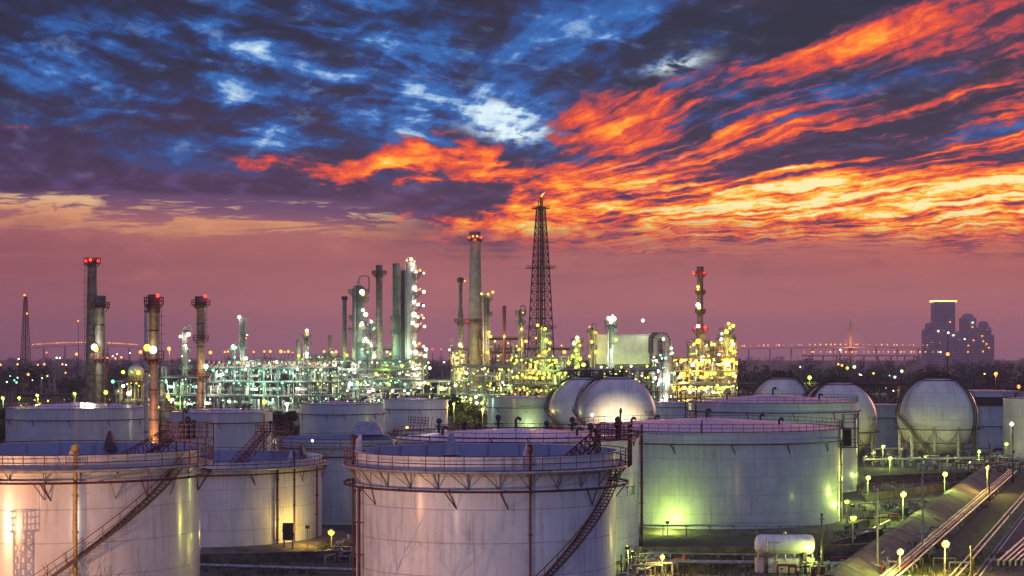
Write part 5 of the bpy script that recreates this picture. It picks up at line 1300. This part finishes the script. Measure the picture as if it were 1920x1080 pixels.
# ------------------------------------------------------------------ trees
def leaves(b, c, r, n, s, rnd, flat=.8):
    for i in range(n):
        th = rnd.uniform(0, 6.283); cz = rnd.uniform(-1, 1); q = rnd.random() ** .4; sr = sqrt(1 - cz * cz)
        p = Vector((c[0] + r * q * sr * cos(th), c[1] + r * q * sr * sin(th), c[2] + r * q * cz * flat))
        u = Vector((rnd.gauss(0, 1), rnd.gauss(0, 1), rnd.gauss(0, 1))).normalized() * s * rnd.uniform(.5, 1.2)
        v = u.orthogonal().normalized() * s * rnd.uniform(.3, .8)
        b.add([p - u, p - v, p + u, p + v], [(0, 1, 2, 3)])
def tree(label, x, y, h, w, seed, mat='leaf', s=.35, group='trees near the tanks', n=1500):
    rnd = random.Random(seed); t = thing('tree', label, 'tree', (x, y, 0), 0, group)
    b = MB(); b.tube((0, 0, 0), (.1, 0, h * .45), w * .04, 8, w * .025); cl = []
    for i in range(9):
        a = rnd.uniform(0, 6.28); q = rnd.uniform(.1, .42) * w; z = h * rnd.uniform(.45, .9); p = (q * cos(a), q * sin(a), z); b.tube((.1, 0, h * rnd.uniform(.25, .45)), p, w * .015, 5, .03); cl.append((p, rnd.uniform(.16, .28) * w))
    b.build('trunk', M['bark'], t); c = MB()
    for (p, r) in cl: leaves(c, p, r, int(n / 9), s, rnd)
    c.build('crown', M[mat], t); return t
tree('bushy tree right of the mauve grey tank', X(868, 455), 455, 12.5, 9, 41)
tree('darker tree behind the bushy one, nearer the greenish tank', X(893, 470), 470, 11, 8, 42)
tree('broad dark tree between the bushy tree and the mauve grey tank', X(850, 470), 470, 13.5, 9, 47)
tree('low dark tree left of the lit edge tank', X(538, 425), 425, 10.5, 7.5, 43)
tree('dark tree at the very left edge beside the far left tank', X(2, 400), 400, 12, 7, 44)
tree('dark hedge-like tree behind the spheres', X(1395, 560), 560, 9, 10, 45)
tree('small tree between the blue banded tank and the pale edge tank', X(1640, 520), 520, 9, 9, 46)
# bare shrub in front of the left tank
t = thing('bare_shrub', 'leafless shrub poking up in front of the warm lit left tank', 'shrub', (X(205, 118), 118, 0)); rnd = random.Random(9)
b = MB()
def twig(p, d, L, r, k):
    q = p + d * L; b.tube(p, q, r, 5, r * .7)
    if k:
        for _ in range(rnd.choice((2, 3))):
            e = (d + Vector((rnd.uniform(-.75, .75), rnd.uniform(-.5, .5), rnd.uniform(-.15, .5)))).normalized(); twig(q, e, L * rnd.uniform(.6, .85), r * .65, k - 1)
for i in range(3): twig(Vector((rnd.uniform(-.6, .6), 0, 0)), Vector((rnd.uniform(-.3, .3), rnd.uniform(-.2, .2), 1)).normalized(), 3.5, .06, 4)
b.build('branches', M['bark'], t)
# wooded plain beyond the plant, one mass
rnd = random.Random(77); b = MB()
for i in range(560):
    f = rnd.random(); Y = 950 + 5200 * f * f; px = rnd.uniform(-140, 2060)
    if 430 < px < 1230 and Y < 1500 and rnd.random() < .5: continue
    h = rnd.uniform(10, 17) + Y * .0016; w = h * rnd.uniform(.7, 1.2); x = X(px, Y)
    n = int(70 if Y < 2200 else 34)
    for q in range(3): leaves(b, (x + rnd.uniform(-.35, .35) * w, Y + rnd.uniform(-3, 3), h * rnd.uniform(.4, .68)), w * .36, n // 2, w * .09, rnd, .9)
    leaves(b, (x, Y, h * .3), w * .5, n // 3, w * .13, rnd, .6)
tag(b.build('woodland', M['leafd']), kind='stuff')

# ------------------------------------------------------------------ far town, bridges, small lights
def far_lamp(label, px, py, D, col, r, group, hpole=None):
    z = Z(py, D); t = thing('street_lamp', label, 'street lamp', (X(px, D), D, 0), 0, group)
    b = MB(); b.tube((0, 0, 0), (0, 0, z), .3, 5, .2); b.tube((0, 0, z), (0, -1, z + .3), .2, 4); b.build('pole', M['dark'], t); bulb(t, (0, -1.1, z), col, r, 'lamp'); return t
for i, (px, py, c, r) in enumerate(((34, 683, 'or', .8), (72, 684, 'or', .7), (84, 683, 'or', .9), (118, 683, 'or', .8), (125, 684, 'white', .5), (54, 702, 'or', 1.1), (124, 699, 'or', .7), (36, 673, 'white', .6), (107, 671, 'white', .8), (113, 671, 'white', .8),
    (144, 664, 'or', 1.3), (88, 661, 'or', .7), (28, 713, 'mint', .7), (20, 705, 'mint', .5), (80, 709, 'white', .5), (90, 705, 'yg', .6), (62, 713, 'white', .4), (2, 684, 'or', .9), (217, 672, 'or', .9), (228, 670, 'or', 1.0), (212, 668, 'white', .6), (244, 662, 'white', .5), (264, 660, 'or', 1.6), (14, 716, 'white', .6), (32, 717, 'mint', .8), (34, 708, 'white', .5), (220, 664, 'white', .5),
    (395, 661, 'or', 1.6), (422, 660, 'or', 1.0), (428, 659, 'or', 1.0), (476, 660, 'or', .9), (496, 659, 'or', 1.0), (507, 659, 'or', 1.2), (527, 659, 'or', 1.6), (534, 660, 'or', .8), (541, 659, 'or', 1.3), (549, 661, 'or', .6),
    (608, 659, 'or', 1.2), (811, 655, 'red', .9), (827, 655, 'or', .5), (843, 656, 'white', 1.0), (833, 679, 'white', .7), (803, 680, 'white', .8), (806, 690, 'white', 1.2), (1058, 660, 'or', 1.8), (1053, 648, 'or', .8),
    (1500, 688, 'white', .5), (1611, 702, 'white', .5), (1614, 703, 'white', .5), (1677, 707, 'white', .9), (1690, 696, 'green', 1.2), (1601, 688, 'green', 1.3), (1588, 690, 'yg', 1.1), (1578, 685, 'or', 1.0), (1571, 683, 'or', .9), (1667, 704, 'mint', .5), (1637, 700, 'yg', .7), (1845, 701, 'yg', .6))):
    D = 900 if py > 672 else 1400
    far_lamp('small %s light left of the plant among the distant trees' % {'or': 'amber', 'white': 'white', 'mint': 'green', 'yg': 'yellow', 'red': 'red', 'green': 'green'}[c] if px < 300 else
             ('small far light showing through gaps of the plant' if px < 1100 else 'small far light behind the spheres on the right'), px, py, D, c, r * (.85 if D < 1000 else 1.15), 'far lights left' if px < 300 else ('far lights mid' if px < 1100 else 'far lights right'))
# bridges
def bridge(label, x0, x1, yf, D, lampn, lampr, deck=1.6, piers=14, low=None):
    t = thing('bridge', label, 'bridge', (0, D, 0)); b = MB(); pr = 40
    for i in range(pr):
        a, e = x0 + (x1 - x0) * i / pr, x0 + (x1 - x0) * (i + 1) / pr; p, q = Vector((X(a, D), 0, Z(yf(a), D))), Vector((X(e, D), 0, Z(yf(e), D)))
        vs = [(v.x, y, v.z + h) for v in (p, q) for (y, h) in ((-12, 0), (12, 0), (12, -deck * 2), (-12, -deck * 2))]
        b.add(vs, [(0, 4, 5, 1), (1, 5, 6, 2), (2, 6, 7, 3), (3, 7, 4, 0)])
    b.build('deck', M['bridge'], t)
    for i in range(piers):
        a = x0 + (x1 - x0) * (i + .5) / piers; z = Z(yf(a), D) - 3; c = MB(); c.box((X(a, D), 0, z / 2), (2.4, 6, z)); c.build('pier', M['bridge'], t)
    rnd = random.Random(int(x0))
    for i in range(lampn):
        a = x0 + (x1 - x0) * (i + rnd.random() * .7) / lampn; z = Z(yf(a), D) + 7
        o = bulb(t, (X(a, D), -13, z), 'or', lampr * rnd.choice((.6, .8, 1, 1.2)), 'lamp')
    return t
bridge('long curved bridge with orange lamps far off on the left', 62, 262, lambda x: 652 - 4.5 * (1 - ((x - 160) / 100.0) ** 2), 4300, 52, 1.7, deck=.6, piers=5)
br = bridge('far cable-stayed bridge deck on the right with orange lamps', 1384, 1742, lambda x: 654 - 3.0 * (1 - ((x - 1590) / 210.0) ** 2), 4600, 34, 2.2, deck=.8, piers=9)
bridge('low causeway with a row of orange lamps under the cable-stayed bridge', 1505, 1760, lambda x: 665.5, 4200, 26, 2.3, piers=10)
kx = 4600 / F
b = MB(); z1 = Z(600, 4600)
for s in (-1, 1): b.tube((X(1594.5, 4600) + s * 4.5 * kx * .9, 0, 0), (X(1594.5, 4600), 0, z1 * .72), 2.4, 6, 2.0)
b.tube((X(1594.5, 4600), 0, z1 * .7), (X(1594.5, 4600), 0, z1), 2.2, 6, 1.2); b.build('pylon', M['conc'], br)
b = MB()
for i in range(1, 8):
    for s in (-1, 1): b.tube((X(1594.5, 4600), 0, z1 * (.72 + .035 * i)), (X(1594.5 + s * (i * 8), 4600), 0, Z(652, 4600)), .35, 3)
b.build('cables', M['conc'], br); light(br, (X(1594.5, 4600), -30, z1 * .5), (1, .35, .1), 160000, 3)
# towers
def block(label, D, boxes, gold=None, wins=(), seed=0):
    cx = sum(q[0] + q[1] for q in boxes) / (2 * len(boxes)); t = thing('tower_block', label, 'building', (X(cx, D), D, 0), 0, 'high-rise towers')
    for j, (a, e, y, dp) in enumerate(boxes):
        b = MB(); x0, x1, z = X(a, D) - X(cx, D), X(e, D) - X(cx, D), Z(y, D); b.box(((x0 + x1) / 2, j * .9, z / 2), (x1 - x0, dp, z))
        b.box(((x0 + x1) / 2, j * .9, z + 2), ((x1 - x0) * .7, dp * .7, 4)); nx = max(3, int((x1 - x0) / 7))
        b.build('wall', M['city'], t); c = MB()
        fl = int(z / 7)
        for f in range(1, fl): c.box(((x0 + x1) / 2, j * .9 - dp / 2 - .3, f * 7), (x1 - x0 - 1, .6, 1.6))
        c.build('floor_bands', M['dark'], t)
    if gold:
        a, e, y = gold; b = MB(); x0, x1, z = X(a, D) - X(cx, D), X(e, D) - X(cx, D), Z(y, D); b.box(((x0 + x1) / 2, 0, z), (x1 - x0 + 4, 34, 4.5)); b.build('lit_crown', M['e_gold'], t)
    rw = random.Random(int(D)); wins = list(wins) + [(rw.uniform(q[0] + 3, q[1] - 3), rw.uniform(q[2] + 12, 662), 'or') for q in boxes for _ in range(2)]
    for j, (px, py, c) in enumerate(wins):
        b = MB(); b.box((X(px, D) - X(cx, D), -22, Z(py, D)), (4, .5, 3.5) if j < 5 else (1.3, .5, 1.1)); b.build('lit_window', M['e_' + c], t)
block('tallest far tower with a gold strip of light on its roof', 5000, [(1748, 1788, 566, 36), (1737, 1750, 608, 38), (1731, 1740, 620, 36), (1787, 1801, 624, 38)], (1747, 1790, 565), ((1756, 621, 'white'), (1778, 604, 'or'), (1784, 629, 'white'), (1805, 636, 'white'), (1760, 660, 'white')))
block('middle far tower with a rounded top', 5050, [(1801, 1828, 596, 34), (1806, 1823, 591, 28)], None, ((1820, 605, 'white'), (1812, 648, 'or')))
block('rightmost far tower with sloping shoulders', 5100, [(1829, 1861, 628, 36), (1833, 1856, 614, 34), (1837, 1851, 605, 30)], None, ((1838, 630, 'or'),))
t = lattice('radio_mast', 'slim tapering lattice mast far off at the left', 'mast', (X(48, 1500), 1500, 0), 3.0, 66)
b = MB(); z = 0
H = Z(556, 1500)
while z < H - 1:
    w0, w1 = 4.2 * (1 - z / H * .75), 4.2 * (1 - (z + 5) / H * .75); z2 = min(H, z + 5); c = lambda w: [(-w, -w), (w, -w), (w, w), (-w, w)]
    for q in range(4):
        p = (q + 1) % 4; b.tube((*c(w0)[q], z), (*c(w1)[q], z2), .28, 4); b.tube((*c(w0)[q], z), (*c(w1)[p], z2), .18, 4); b.tube((*c(w1)[q], z2), (*c(w1)[p], z2), .18, 4)
    z = z2
b.build('lower_frame', M['red'], t); bulb(t, (0, -3, H + 1), 'or', 1.2, 'lamp'); bulb(t, (2, -3, Z(588, 1500)), 'or', 1.0, 'lamp')
far_lamp('tall slim pole carrying a lamp right of centre among the towers', 1777, 624, 900, 'white', .7, None); far_lamp('amber lamp lower on the line of the tall slim pole', 1776, 664, 880, 'or', 1.2, None)
far_lamp('tall slim pole lamp rising behind the lettered sphere', 1575, 656, 800, 'white', .5, None)
far_lamp('dim tall lamp between radio mast and tallest stack', 147, 602, 1500, 'or', .9, None)

# ------------------------------------------------------------------ haze
m = bpy.data.materials.new('haze'); m.use_nodes = True; nt = m.node_tree; nt.nodes.clear()
vp = nt.nodes.new('ShaderNodeVolumePrincipled'); vp.inputs['Color'].default_value = (.86, .74, .80, 1); vp.inputs['Density'].default_value = 0.00009; vp.inputs['Anisotropy'].default_value = 0.3
vo = nt.nodes.new('ShaderNodeOutputMaterial'); nt.links.new(vp.outputs[0], vo.inputs['Volume'])
b = MB(); b.box((0, 4350, 90), (14200, 9500, 182)); tag(b.build('haze', m), kind='stuff')
print('LIGHTS', NL)
